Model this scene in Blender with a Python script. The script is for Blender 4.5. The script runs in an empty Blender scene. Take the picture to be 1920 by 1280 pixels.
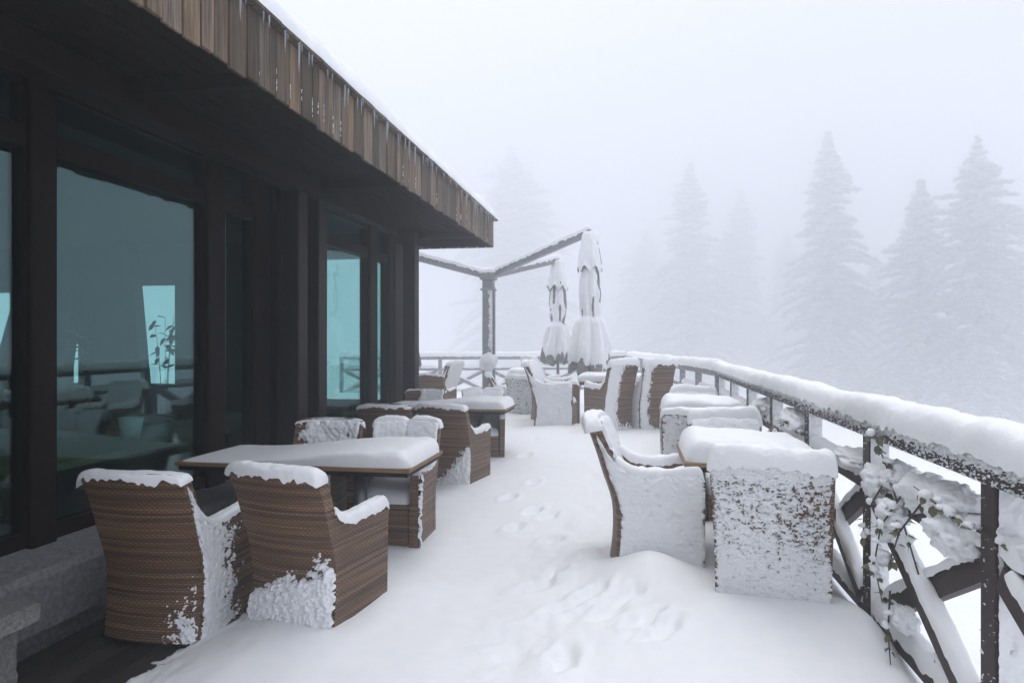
import bpy, math, random
import numpy as np
from mathutils import Vector, Matrix

R = math.radians
scene = bpy.context.scene
COL = scene.collection
random.seed(7)
rng = np.random.default_rng(7)

# ------------------------------------------------------------------ camera
YAW = 9.95
CA, SA = math.cos(R(YAW)), math.sin(R(YAW))
EYE = 1.6
cam_d = bpy.data.cameras.new('camera')
cam_d.sensor_width = 36.0
cam_d.lens = 24.0
cam_d.clip_start = 0.05
cam_d.clip_end = 3000
cam_d.shift_y = 0.001
cam = bpy.data.objects.new('camera', cam_d)
COL.objects.link(cam)
cam.location = (0, 0, EYE)
cam.rotation_euler = (R(90), 0, R(YAW))
scene.camera = cam

# ------------------------------------------------------------------ sky, sun, exposure
SUN_EL, SUN_AZ = 78, -30          # azimuth measured from +Y towards +X
world = bpy.data.worlds.new('World')
scene.world = world
world.use_nodes = True
wn = world.node_tree
wn.nodes.clear()
sky = wn.nodes.new('ShaderNodeTexSky')
sky.sky_type = 'NISHITA'
sky.sun_disc = False
sky.sun_elevation = R(SUN_EL)
sky.sun_rotation = R(SUN_AZ)
sky.dust_density = 6.0
sky.air_density = 1.0
sky.ozone_density = 1.0
hs = wn.nodes.new('ShaderNodeHueSaturation')
hs.inputs['Saturation'].default_value = 0.50
bg = wn.nodes.new('ShaderNodeBackground')
bg.inputs['Strength'].default_value = 0.15
wo = wn.nodes.new('ShaderNodeOutputWorld')
wn.links.new(sky.outputs[0], hs.inputs['Color'])
# overcast: an even cloud layer over most of the clear-sky light
cl = wn.nodes.new('ShaderNodeMix')
cl.data_type = 'RGBA'
cl.inputs[0].default_value = 0.65
cl.inputs[7].default_value = (7.0, 7.2, 7.75, 1)
wn.links.new(hs.outputs[0], cl.inputs[6])
wn.links.new(cl.outputs[2], bg.inputs['Color'])
wn.links.new(bg.outputs[0], wo.inputs['Surface'])

sun_d = bpy.data.lights.new('sun', 'SUN')
sun_d.energy = 0.95
sun_d.angle = R(40)
sun_d.color = (0.97, 0.98, 1.0)
sun = bpy.data.objects.new('sun', sun_d)
COL.objects.link(sun)
sd = Vector((math.sin(R(SUN_AZ)) * math.cos(R(SUN_EL)), math.cos(R(SUN_AZ)) * math.cos(R(SUN_EL)), math.sin(R(SUN_EL))))
sun.rotation_euler = (-sd).to_track_quat('-Z', 'Y').to_euler()

vs = scene.view_settings
vs.view_transform = 'Standard'
vs.look = 'None'
vs.gamma = 1.0
vs.exposure = -0.07
cy = scene.cycles
cy.use_denoising = True
cy.max_bounces = 14
cy.diffuse_bounces = 3
cy.glossy_bounces = 3
cy.transmission_bounces = 4
cy.transparent_max_bounces = 16
cy.volume_bounces = 10
cy.caustics_reflective = False
cy.caustics_refractive = False
cy.sample_clamp_indirect = 8.0

HAZE_DENSITY = 0.016

# ------------------------------------------------------------------ noise
_perm = rng.permutation(256)
_perm = np.concatenate([_perm, _perm, _perm])
_val = rng.random(256)


def vnoise(x, y, z):
    x, y, z = np.broadcast_arrays(np.asarray(x, float), np.asarray(y, float), np.asarray(z, float))
    xi, yi, zi = np.floor(x).astype(int), np.floor(y).astype(int), np.floor(z).astype(int)
    xf, yf, zf = x - xi, y - yi, z - zi
    xf, yf, zf = [f * f * f * (f * (f * 6 - 15) + 10) for f in (xf, yf, zf)]
    xi &= 255; yi &= 255; zi &= 255

    def h(a, b, c):
        return _val[_perm[_perm[_perm[a & 255] + (b & 255)] + (c & 255)]]
    r = 0
    for dx in (0, 1):
        for dy in (0, 1):
            for dz in (0, 1):
                w = (xf if dx else 1 - xf) * (yf if dy else 1 - yf) * (zf if dz else 1 - zf)
                r = r + w * h(xi + dx, yi + dy, zi + dz)
    return r          # 0..1


def fbm(x, y, z, oct=3, gain=0.5):
    r, a, t = 0, 1.0, 0
    for i in range(oct):
        r = r + a * vnoise(x * 2 ** i + 17.3 * i, y * 2 ** i + 5.1 * i, z * 2 ** i + 9.7 * i)
        t += a
        a *= gain
    return r / t


def sstep(a, b, x):
    t = np.clip((np.asarray(x, float) - a) / (b - a), 0, 1)
    return t * t * (3 - 2 * t)


# ------------------------------------------------------------------ pixel helpers (layout measurement only)
def at_depth(px, d):
    r = (px - 960) / 1280 * d
    return r * CA - d * SA, r * SA + d * CA


def ground(px, py, z=0.1):
    d = (EYE - z) * 1280 / (py - 642)
    return at_depth(px, d)


# ------------------------------------------------------------------ materials
def new_mat(name):
    m = bpy.data.materials.new(name)
    m.use_nodes = True
    nt = m.node_tree
    b = nt.nodes['Principled BSDF']
    return m, nt, b


def N(nt, typ, **kw):
    n = nt.nodes.new(typ)
    for k, v in kw.items():
        if k.startswith('i_'):
            key = k[2:]
            key = int(key) if key.isdigit() else key.replace('_', ' ')
            n.inputs[key].default_value = v
        else:
            setattr(n, k, v)
    return n


def ramp(nt, fac, stops):
    r = nt.nodes.new('ShaderNodeValToRGB')
    el = r.color_ramp.elements
    while len(el) < len(stops):
        el.new(0.5)
    for e, (p, c) in zip(el, stops):
        e.position = p
        e.color = (*c, 1)
    nt.links.new(fac, r.inputs['Fac'])
    return r.outputs['Color']


def math_n(nt, op, a, b=None, c=None):
    n = nt.nodes.new('ShaderNodeMath')
    n.operation = op
    for i, v in enumerate((a, b, c)):
        if v is None:
            continue
        if isinstance(v, (int, float)):
            n.inputs[i].default_value = v
        else:
            nt.links.new(v, n.inputs[i])
    return n.outputs[0]


def coords(nt, kind='Object'):
    return nt.nodes.new('ShaderNodeTexCoord').outputs[kind]


def bump(nt, b, height, strength, dist):
    bn = nt.nodes.new('ShaderNodeBump')
    bn.inputs['Strength'].default_value = strength
    bn.inputs['Distance'].default_value = dist
    nt.links.new(height, bn.inputs['Height'])
    nt.links.new(bn.outputs[0], b.inputs['Normal'])


def noise(nt, vec, scale, detail=3, rough=0.5):
    n = nt.nodes.new('ShaderNodeTexNoise')
    n.inputs['Scale'].default_value = scale
    n.inputs['Detail'].default_value = detail
    n.inputs['Roughness'].default_value = rough
    if vec is not None:
        nt.links.new(vec, n.inputs['Vector'])
    return n.outputs['Fac']


def mapping(nt, vec, scale):
    m = nt.nodes.new('ShaderNodeMapping')
    m.inputs['Scale'].default_value = scale
    nt.links.new(vec, m.inputs['Vector'])
    return m.outputs[0]


def mat_snow(name='snow', fine=110, dist=0.008):
    m, nt, b = new_mat(name)
    v = coords(nt)
    n1 = noise(nt, v, fine, 4, 0.65)
    n2 = noise(nt, v, 9, 3)
    c = ramp(nt, n2, [(0.3, (0.885, 0.90, 0.92)), (0.7, (0.925, 0.93, 0.94))])
    nt.links.new(c, b.inputs['Base Color'])
    b.inputs['Roughness'].default_value = 0.75
    b.inputs['Specular IOR Level'].default_value = 0.25
    bump(nt, b, n1, 0.45, dist)
    return m


def mat_wicker():
    m, nt, b = new_mat('wicker')
    v = coords(nt)
    s = N(nt, 'ShaderNodeSeparateXYZ')
    nt.links.new(v, s.inputs[0])
    x, y, z = s.outputs
    t = math_n(nt, 'ADD', x, y)
    wob = math_n(nt, 'MULTIPLY', noise(nt, v, 14, 2), 0.010)
    z2 = math_n(nt, 'ADD', z, wob)
    row = math_n(nt, 'MULTIPLY', z2, 1 / 0.0125)
    rowi = math_n(nt, 'FLOOR', row)
    zz = math_n(nt, 'ABSOLUTE', math_n(nt, 'SINE', math_n(nt, 'MULTIPLY', row, math.pi)))
    ph = math_n(nt, 'ADD', math_n(nt, 'MULTIPLY', t, 1 / 0.030), math_n(nt, 'MULTIPLY', rowi, 0.5))
    tt = math_n(nt, 'ABSOLUTE', math_n(nt, 'SINE', math_n(nt, 'MULTIPLY', ph, math.pi)))
    zz = math_n(nt, 'POWER', zz, 0.7)
    tt = math_n(nt, 'MULTIPLY_ADD', math_n(nt, 'POWER', tt, 0.8), 0.62, 0.38)
    h = math_n(nt, 'MULTIPLY', zz, tt)
    # strand tone: one tone per row plus broad stained bands
    cv = N(nt, 'ShaderNodeCombineXYZ')
    nt.links.new(math_n(nt, 'MULTIPLY', rowi, 0.34), cv.inputs[2])
    nt.links.new(math_n(nt, 'MULTIPLY', t, 0.25), cv.inputs[0])
    tone = noise(nt, cv.outputs[0], 1.3, 3, 0.7)
    col = ramp(nt, tone, [(0.36, (0.060, 0.036, 0.024)), (0.48, (0.19, 0.105, 0.058)), (0.60, (0.36, 0.21, 0.12))])
    gap = ramp(nt, h, [(0.10, (0.14, 0.13, 0.13)), (0.85, (1, 1, 1))])
    mx = N(nt, 'ShaderNodeMix', data_type='RGBA', blend_type='MULTIPLY')
    mx.inputs[0].default_value = 1.0
    nt.links.new(col, mx.inputs[6])
    nt.links.new(gap, mx.inputs[7])
    nt.links.new(mx.outputs[2], b.inputs['Base Color'])
    b.inputs['Roughness'].default_value = 0.5
    bump(nt, b, h, 0.9, 0.005)
    return m


def mat_wood(name, dark, light, grain=(30, 30, 2.0), rough=0.7, vary=True, bmp=0.4):
    m, nt, b = new_mat(name)
    v = coords(nt)
    oi = N(nt, 'ShaderNodeObjectInfo')
    add = N(nt, 'ShaderNodeVectorMath', operation='ADD')
    sc = N(nt, 'ShaderNodeVectorMath', operation='SCALE')
    nt.links.new(oi.outputs['Location'], sc.inputs[0])
    sc.inputs['Scale'].default_value = 7.0
    nt.links.new(v, add.inputs[0])
    nt.links.new(sc.outputs[0], add.inputs[1])
    n1 = noise(nt, mapping(nt, add.outputs[0], grain), 1.0, 5, 0.65)
    mid = tuple((a + c) / 2 for a, c in zip(dark, light))
    c = ramp(nt, n1, [(0.30, dark), (0.5, mid), (0.72, light)])
    if vary:
        hv = N(nt, 'ShaderNodeHueSaturation')
        mr = N(nt, 'ShaderNodeMapRange')
        mr.inputs[3].default_value = 0.40
        mr.inputs[4].default_value = 1.55
        nt.links.new(oi.outputs['Random'], mr.inputs[0])
        nt.links.new(mr.outputs[0], hv.inputs['Value'])
        ms = N(nt, 'ShaderNodeMapRange')
        ms.inputs[3].default_value = 1.15
        ms.inputs[4].default_value = 0.75
        rr = math_n(nt, 'FRACT', math_n(nt, 'MULTIPLY', oi.outputs['Random'], 7.31))
        nt.links.new(rr, ms.inputs[0])
        nt.links.new(ms.outputs[0], hv.inputs['Saturation'])
        nt.links.new(c, hv.inputs['Color'])
        c = hv.outputs[0]
    nt.links.new(c, b.inputs['Base Color'])
    b.inputs['Roughness'].default_value = rough
    bump(nt, b, n1, bmp, 0.004)
    return m


def mat_plain(name, color, rough=0.6, metal=0.0, var=0.25, scale=20, bmp=0.15, spec=0.5):
    m, nt, b = new_mat(name)
    v = coords(nt)
    n1 = noise(nt, v, scale, 4, 0.6)
    lo = tuple(c * (1 - var) for c in color)
    hi = tuple(min(1, c * (1 + var)) for c in color)
    nt.links.new(ramp(nt, n1, [(0.3, lo), (0.7, hi)]), b.inputs['Base Color'])
    b.inputs['Roughness'].default_value = rough
    b.inputs['Metallic'].default_value = metal
    b.inputs['Specular IOR Level'].default_value = spec
    bump(nt, b, n1, bmp, 0.003)
    return m


def mat_glass(name, tint):
    m, nt, b = new_mat(name)
    nt.nodes.remove(b)
    out = nt.nodes['Material Output']
    tr = N(nt, 'ShaderNodeBsdfTransparent')
    tr.inputs[0].default_value = (*tint, 1)
    gl = N(nt, 'ShaderNodeBsdfGlossy')
    gl.inputs['Roughness'].default_value = 0.0
    gl.inputs['Color'].default_value = (0.66, 0.90, 0.92, 1)
    ge = N(nt, 'ShaderNodeNewGeometry')
    dt = N(nt, 'ShaderNodeVectorMath', operation='DOT_PRODUCT')
    nt.links.new(ge.outputs['Normal'], dt.inputs[0])
    nt.links.new(ge.outputs['Incoming'], dt.inputs[1])
    q = math_n(nt, 'SUBTRACT', 1.0, math_n(nt, 'ABSOLUTE', dt.outputs['Value']))
    fres = math_n(nt, 'MULTIPLY_ADD', math_n(nt, 'POWER', q, 5.0), 0.93, 0.072)
    mx = N(nt, 'ShaderNodeMixShader')
    nt.links.new(fres, mx.inputs[0])
    nt.links.new(tr.outputs[0], mx.inputs[1])
    nt.links.new(gl.outputs[0], mx.inputs[2])
    nt.links.new(mx.outputs[0], out.inputs['Surface'])
    return m


M = {}
M['snow'] = mat_snow()
M['snow_soft'] = mat_snow('snow_soft', 38, 0.003)
M['snow_far'] = mat_snow('snow_far', 3, 0.05)
M['wicker'] = mat_wicker()
M['plank'] = mat_wood('weathered_plank', (0.024, 0.0175, 0.0125), (0.25, 0.18, 0.118), (38, 38, 2.0), 0.8)
M['table_edge'] = mat_wood('table_wood', (0.13, 0.075, 0.035), (0.34, 0.21, 0.10), (3, 30, 60), 0.6, False)
M['frame'] = mat_plain('brown_paint', (0.0085, 0.0045, 0.0045), 0.55, 0, 0.3, 30, 0.2, 0.10)
M['column'] = mat_plain('column_paint', (0.013, 0.0085, 0.0088), 0.5, 0, 0.15, 12, 0.1, 0.2)
M['soffit'] = mat_plain('soffit_stain', (0.006, 0.0042, 0.0042), 0.7, 0, 0.4, 9, 0.2, 0.05)
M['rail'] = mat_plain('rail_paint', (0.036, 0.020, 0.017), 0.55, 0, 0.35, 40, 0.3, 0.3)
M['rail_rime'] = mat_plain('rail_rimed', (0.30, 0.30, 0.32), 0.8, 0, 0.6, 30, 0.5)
M['plinth'] = mat_plain('plinth_concrete', (0.19, 0.19, 0.20), 0.85, 0, 0.35, 35, 0.5)
M['stone'] = mat_plain('rough_stone', (0.17, 0.165, 0.16), 0.9, 0, 0.45, 60, 0.9)
M['deck'] = mat_wood('deck_wood', (0.010, 0.008, 0.008), (0.035, 0.028, 0.025), (40, 3, 40), 0.6)
M['interior'] = mat_plain('interior_dark', (0.030, 0.030, 0.033), 0.8, 0, 0.2, 3)
M['interior_floor'] = mat_plain('interior_floor', (0.05, 0.042, 0.036), 0.5, 0, 0.2, 5)
M['olive'] = mat_plain('olive_wood', (0.16, 0.16, 0.07), 0.5, 0, 0.2, 12)
M['steel'] = mat_plain('steel', (0.22, 0.23, 0.25), 0.38, 0.9, 0.1, 10, 0.05)
M['mast'] = mat_plain('mast_metal', (0.27, 0.27, 0.285), 0.55, 0.1, 0.2, 20, 0.1)
M['canvas'] = mat_plain('umbrella_canvas', (0.20, 0.19, 0.185), 0.9, 0, 0.35, 16, 0.3)
M['foot'] = mat_plain('chair_foot', (0.02, 0.018, 0.017), 0.6)
M['pot'] = mat_plain('white_ceramic', (0.7, 0.72, 0.72), 0.35, 0, 0.04, 8, 0.0)
M['leaf'] = mat_plain('ivy_leaf', (0.12, 0.125, 0.055), 0.6, 0, 0.5, 30, 0.2)
M['stem'] = mat_plain('woody_stem', (0.05, 0.038, 0.03), 0.8, 0, 0.3, 50)
M['needle'] = mat_plain('rimed_fir_needles', (0.30, 0.32, 0.32), 0.8, 0, 0.4, 2, 0.0)
M['bark'] = mat_plain('fir_bark', (0.055, 0.043, 0.036), 0.9, 0, 0.4, 6, 0.5)
M['glass'] = mat_glass('tinted_glass', (0.73, 0.88, 0.87))
mi, nti, bi = new_mat('ice')
bi.inputs['Base Color'].default_value = (0.82, 0.88, 0.95, 1)
bi.inputs['Roughness'].default_value = 0.12
bi.inputs['Transmission Weight'].default_value = 0.55
bi.inputs['IOR'].default_value = 1.31
nti.links.new(ramp(nti, noise(nti, coords(nti), 60), [(0.3, (0.7, 0.76, 0.84)), (0.7, (0.88, 0.92, 0.97))]), bi.inputs['Base Color'])
M['ice'] = mi


# ------------------------------------------------------------------ mesh helpers
def mesh_np(name, verts, faces, mat, smooth=False):
    me = bpy.data.meshes.new(name)
    me.from_pydata([tuple(map(float, v)) for v in verts], [], [tuple(int(i) for i in f) for f in faces])
    if smooth:
        me.polygons.foreach_set('use_smooth', [True] * len(me.polygons))
    me.materials.append(M[mat] if isinstance(mat, str) else mat)
    me.update()
    return me


def link(name, me, parent=None, loc=None):
    o = bpy.data.objects.new(name, me)
    COL.objects.link(o)
    if parent is not None:
        o.parent = parent
    if loc is not None:
        o.location = loc
    return o


def empty(name, loc=(0, 0, 0), rz=0, scale=None):
    o = bpy.data.objects.new(name, None)
    o.empty_display_size = 0.2
    COL.objects.link(o)
    o.location = loc
    o.rotation_euler = (0, 0, rz)
    if scale:
        o.scale = scale
    return o


def tag(o, label=None, cat=None, group=None, kind=None):
    if label: o['label'] = label
    if cat: o['category'] = cat
    if group: o['group'] = group
    if kind: o['kind'] = kind
    return o


def grid_faces(nu, nv, close_u=False, off=0, flip=False):
    """verts indexed i*nv+j, i in nu, j in nv"""
    i = np.arange(nu if close_u else nu - 1)
    j = np.arange(nv - 1)
    I, J = np.meshgrid(i, j, indexing='ij')
    I2 = (I + 1) % nu
    a, b_, c, d = I * nv + J, I2 * nv + J, I2 * nv + J + 1, I * nv + J + 1
    f = np.stack([a, b_, c, d], -1).reshape(-1, 4) + off
    return f[:, ::-1] if flip else f


class MB:
    def __init__(self):
        self.v, self.f = [], []

    def add(self, vs, fs):
        o = len(self.v)
        self.v += [tuple(v) for v in vs]
        self.f += [tuple(i + o for i in f) for f in fs]

    def box(self, x0, x1, y0, y1, z0, z1, bev=0.0):
        if bev <= 0:
            vs = [(x, y, z) for x in (x0, x1) for y in (y0, y1) for z in (z0, z1)]
            fs = [(0, 1, 3, 2), (4, 6, 7, 5), (0, 4, 5, 1), (2, 3, 7, 6), (0, 2, 6, 4), (1, 5, 7, 3)]
            self.add(vs, fs)
            return self
        # chamfered box: three shells of loops along z
        b = bev
        def ring(i, z):
            return [(x0 + b + i, y0 + i, z), (x1 - b - i, y0 + i, z), (x1 - i, y0 + b + i, z), (x1 - i, y1 - b - i, z),
                    (x1 - b - i, y1 - i, z), (x0 + b + i, y1 - i, z), (x0 + i, y1 - b - i, z), (x0 + i, y0 + b + i, z)]
        vs = ring(b * 0.6, z0) + ring(0, z0 + b) + ring(0, z1 - b) + ring(b * 0.6, z1)
        fs = [tuple(reversed(range(8))), tuple(range(24, 32))]
        for r in range(3):
            for k in range(8):
                fs.append((r * 8 + k, r * 8 + (k + 1) % 8, r * 8 + 8 + (k + 1) % 8, r * 8 + 8 + k))
        self.add(vs, fs)
        return self

    def bar(self, a, b, w, h, side=None):
        """box bar from a to b; w along 'side', h along the third axis"""
        a, b = Vector(a), Vector(b)
        t = (b - a).normalized()
        s = Vector(side) if side is not None else t.cross(Vector((0, 0, 1)))
        if s.length < 1e-4:
            s = Vector((1, 0, 0))
        s = (s - t * s.dot(t)).normalized()
        u = t.cross(s).normalized()
        vs = []
        for p in (a, b):
            for i, j in ((-1, -1), (1, -1), (1, 1), (-1, 1)):
                vs.append(p + s * (i * w / 2) + u * (j * h / 2))
        fs = [(0, 1, 2, 3), (7, 6, 5, 4), (0, 4, 5, 1), (1, 5, 6, 2), (2, 6, 7, 3), (3, 7, 4, 0)]
        self.add(vs, fs)
        return self

    def tube(self, pts, rad, n=10, cap=True):
        pts = [Vector(p) for p in pts]
        if isinstance(rad, (int, float)):
            rad = [rad] * len(pts)
        vs, fs = [], []
        for i, p in enumerate(pts):
            t = (pts[min(i + 1, len(pts) - 1)] - pts[max(i - 1, 0)]).normalized()
            s = t.cross(Vector((0, 0, 1)))
            if s.length < 0.05:
                s = t.cross(Vector((0, 1, 0)))
            s.normalize()
            u = t.cross(s)
            for k in range(n):
                a = 2 * math.pi * k / n
                vs.append(p + s * (rad[i] * math.cos(a)) + u * (rad[i] * math.sin(a)))
        for i in range(len(pts) - 1):
            for k in range(n):
                fs.append((i * n + k, i * n + (k + 1) % n, (i + 1) * n + (k + 1) % n, (i + 1) * n + k))
        if cap:
            fs.append(tuple(reversed(range(n))))
            fs.append(tuple(range((len(pts) - 1) * n, len(pts) * n)))
        self.add(vs, fs)
        return self

    def build(self, name, mat, parent=None, smooth=False, loc=None):
        return link(name, mesh_np(name, self.v, self.f, mat, smooth), parent, loc)


_seed = [0]


def nseed():
    _seed[0] += 1
    return _seed[0] * 13.37


def cap(name, pts, W, T, side, parent=None, mat='snow', ex=0.55, amp=0.25, nphi=18, freq=9.0, endr=0.08, drop=0.012, lean=0.0, up=(0, 0, 1), seed=None, endmin=0.12, endw=0.85):
    """pillow of snow lying along a path. W, T scalars or arrays along the path."""
    seed = nseed() if seed is None else seed
    pts = np.asarray(pts, float)
    n = len(pts)
    W = np.broadcast_to(np.asarray(W, float), (n,)).copy()
    T = np.broadcast_to(np.asarray(T, float), (n,)).copy()
    side = np.asarray(side, float)
    if side.ndim == 1:
        side = np.broadcast_to(side, (n, 3))
    up = np.asarray(up, float)
    s = np.concatenate([[0], np.cumsum(np.linalg.norm(np.diff(pts, axis=0), axis=1))])
    L = s[-1]
    e = np.minimum(s, L - s)
    k = np.clip(e / max(endr, 1e-5), 0, 1)
    k = np.sqrt(np.clip(1 - (1 - k) ** 2, 0, 1))
    kt = endmin + (1 - endmin) * k
    kw = endw + (1 - endw) * k
    phi = np.linspace(0, math.pi, nphi)
    cs = np.sign(np.cos(phi)) * np.abs(np.cos(phi)) ** ex
    sn = np.sin(phi) ** ex
    sn = np.clip(sn, 0, 1)
    w = (W * kw / 2)[:, None] * cs[None]
    base = pts[:, None, :] + side[:, None, :] * w[..., None]
    h0 = sn[None] * (T * kt)[:, None]
    nz = fbm(base[..., 0] * freq + seed, base[..., 1] * freq, base[..., 2] * freq + sn[None] * 1.5, 3)
    nz2 = fbm(base[..., 0] * freq * 4 + seed, base[..., 1] * freq * 4, base[..., 2] * freq * 4 + sn[None] * 4, 2)
    h = h0 * (1 + amp * 1.6 * (nz - 0.5)) + (nz2 - 0.5) * 0.10 * np.minimum(h0, 0.05) - drop * (1 - sn[None]) * (0.1 + 3.2 * fbm(base[..., 0] * 26 + seed, base[..., 1] * 26, base[..., 2] * 9 + 5, 2, 0.6) ** 1.5)
    out = (nz - 0.5) * amp * 0.16 * T[:, None] * cs[None] * 2
    P = base + up * h[..., None] + side[:, None, :] * (out + lean * h)[..., None]
    f = grid_faces(n, nphi)
    verts = P.reshape(-1, 3)
    # close the two ends
    faces = [tuple(x) for x in f]
    faces.append(tuple(range(nphi)))
    faces.append(tuple(reversed(range((n - 1) * nphi, n * nphi))))
    return link(name, mesh_np(name, verts, faces, mat, True), parent)


def dense(a, b, n):
    a, b = np.asarray(a, float), np.asarray(b, float)
    t = np.linspace(0, 1, n)[:, None]
    return a + (b - a) * t


def billow(x, y, z):
    return 1 - np.abs(2 * vnoise(x, y, z) - 1)


def crust(name, surf, normal, cov, nu, nv, parent, amp=0.026, freq=22, fine=0.45, mat='snow', border=True, seed=None, lump=0.8, an=1.0):
    """sheet of wind-blown snow over a panel; where cover is low it dips below the panel."""
    seed = nseed() if seed is None else seed
    u, v = np.meshgrid(np.linspace(0, 1, nu), np.linspace(0, 1, nv), indexing='ij')
    P = surf(u, v)
    nrm = normal(u, v)
    c = cov(u, v)
    px, py, pz = P[..., 0], P[..., 1], P[..., 2] * an
    n1 = fbm(px * freq + seed, py * freq, pz * freq, 3, 0.6) - 0.5
    n2 = fbm(px * freq * 3.3 + seed, py * freq * 3.3, pz * freq * 3.3, 2) - 0.5
    bl = billow(px * freq * 1.5 + seed, py * freq * 1.5, pz * freq * 1.5 + 7) * 0.65 + billow(px * freq * 3.1, py * freq * 3.1 + seed, pz * freq * 3.1) * 0.35
    h = (c - 0.5) * 1.1 + n1 * 2.6 + n2 * 3.6 * fine
    if border:
        eb = np.minimum(np.minimum(u, 1 - u) * 22, np.minimum(v + 0.3, 1 - v) * 18)
        h = np.where(eb < 1, h - (1 - np.clip(eb, 0, 1)) * 1.3, h)
    hp = np.clip(h, 0, 1.2)
    off = np.where(h > 0, amp * ((1 - lump * 0.7) * np.tanh(hp * 2.2) + lump * bl * np.tanh(hp * 1.6)) + 0.002, np.maximum(h * 0.05, -0.010))
    P = P + nrm * off[..., None]
    return link(name, mesh_np(name, P.reshape(-1, 3), grid_faces(nu, nv), mat, True), parent)


# ------------------------------------------------------------------ terrain and deck
def ground_h(x, y):
    d = np.maximum(x - 1.6, 0) + np.maximum(y - 20, 0) * 0.8
    return -1.25 - 7.5 * (1 - np.exp(-d / 35.0)) + (fbm(x * 0.25, y * 0.25, 1.0, 3) - 0.5) * 0.5


gx = np.concatenate([-np.geomspace(320, 8, 24), np.linspace(-7, 12, 60), np.geomspace(13, 320, 40)])
gy = np.concatenate([-np.geomspace(320, 8, 22), np.linspace(-6, 26, 70), np.geomspace(27, 320, 36)])
GX, GY = np.meshgrid(gx, gy, indexing='ij')
GV = np.stack([GX, GY, ground_h(GX, GY)], -1).reshape(-1, 3)
tag(link('ground', mesh_np('ground', GV, grid_faces(len(gx), len(gy)), 'snow_far', True)), kind='structure')

RAIL_X = 1.28
C1 = (RAIL_X, 10.28)
C2 = (-0.07, 20.8)
C3 = (-8.0, 18.0)


def xr(y):
    y = np.asarray(y, float)
    return np.where(y < C1[1], RAIL_X, C1[0] + (C2[0] - C1[0]) * (y - C1[1]) / (C2[1] - C1[1])) + 0.10


deck = tag(empty('deck', (0, 0, 0)), kind='structure')
mb = MB()
pl = [(-3.04, -1.5), (1.36, -1.5), (1.36, 10.28), (0.02, 20.86), (-8.0, 18.06), (-8.0, 10.6), (-3.04, 10.6)]
n = len(pl)
mb.add([(x, y, -0.25) for x, y in pl] + [(x, y, -0.031) for x, y in pl],
       [tuple(reversed(range(n))), tuple(range(n, 2 * n))] + [(i, (i + 1) % n, n + (i + 1) % n, n + i) for i in range(n)])
mb.build('deck_frame', 'rail', deck)
me_b = None
for i in range(11):
    x0 = -3.03 + i * 0.142
    if me_b is None:
        m_ = MB().box(0, 0.134, 0, 6.4, -0.03, 0.0, 0.004)
        me_b = mesh_np('deck_board', m_.v, m_.f, 'deck')
    o = link('deck_board', me_b, deck, (x0, 0.2, -0.001 * (i % 3)))

# drifts: (x, y, radius, height)
DRIFTS = [(0.12, 4.28, 0.28, 0.17), (0.55, 3.66, 0.40, 0.10), (1.05, 3.75, 0.30, 0.08), (0.0, 3.4, 0.5, 0.03), (-0.25, 4.6, 0.35, 0.05), (-1.8, 3.2, 0.35, 0.04),
          (0.3, 3.0, 0.9, 0.02), (-1.2, 11.0, 0.6, 0.06), (-0.1, 10.5, 0.6, 0.05), (0.75, 5.6, 0.6, 0.08), (-1.35, 3.9, 0.25, 0.03)]
PRINTS = []
for px, py, a in [(1010, 835, 10), (985, 860, 20), (1000, 905, 5), (965, 985, 8), (1035, 1010, 25), (1085, 1060, 25), (1045, 1075, 15), (1110, 1125, 30),
                  (1010, 1098, 60), (1210, 1190, 30), (1245, 1215, 30), (1055, 1250, 5), (1175, 1140, 40), (955, 930, 5), (1000, 955, 15), (975, 815, 0),
                  (1020, 790, 0), (1140, 1170, 35), (1060, 1145, 40), (1030, 965, 15)]:
    X, Y = ground(px, py, 0.1)
    PRINTS.append((X, Y, math.radians(-a)))


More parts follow.
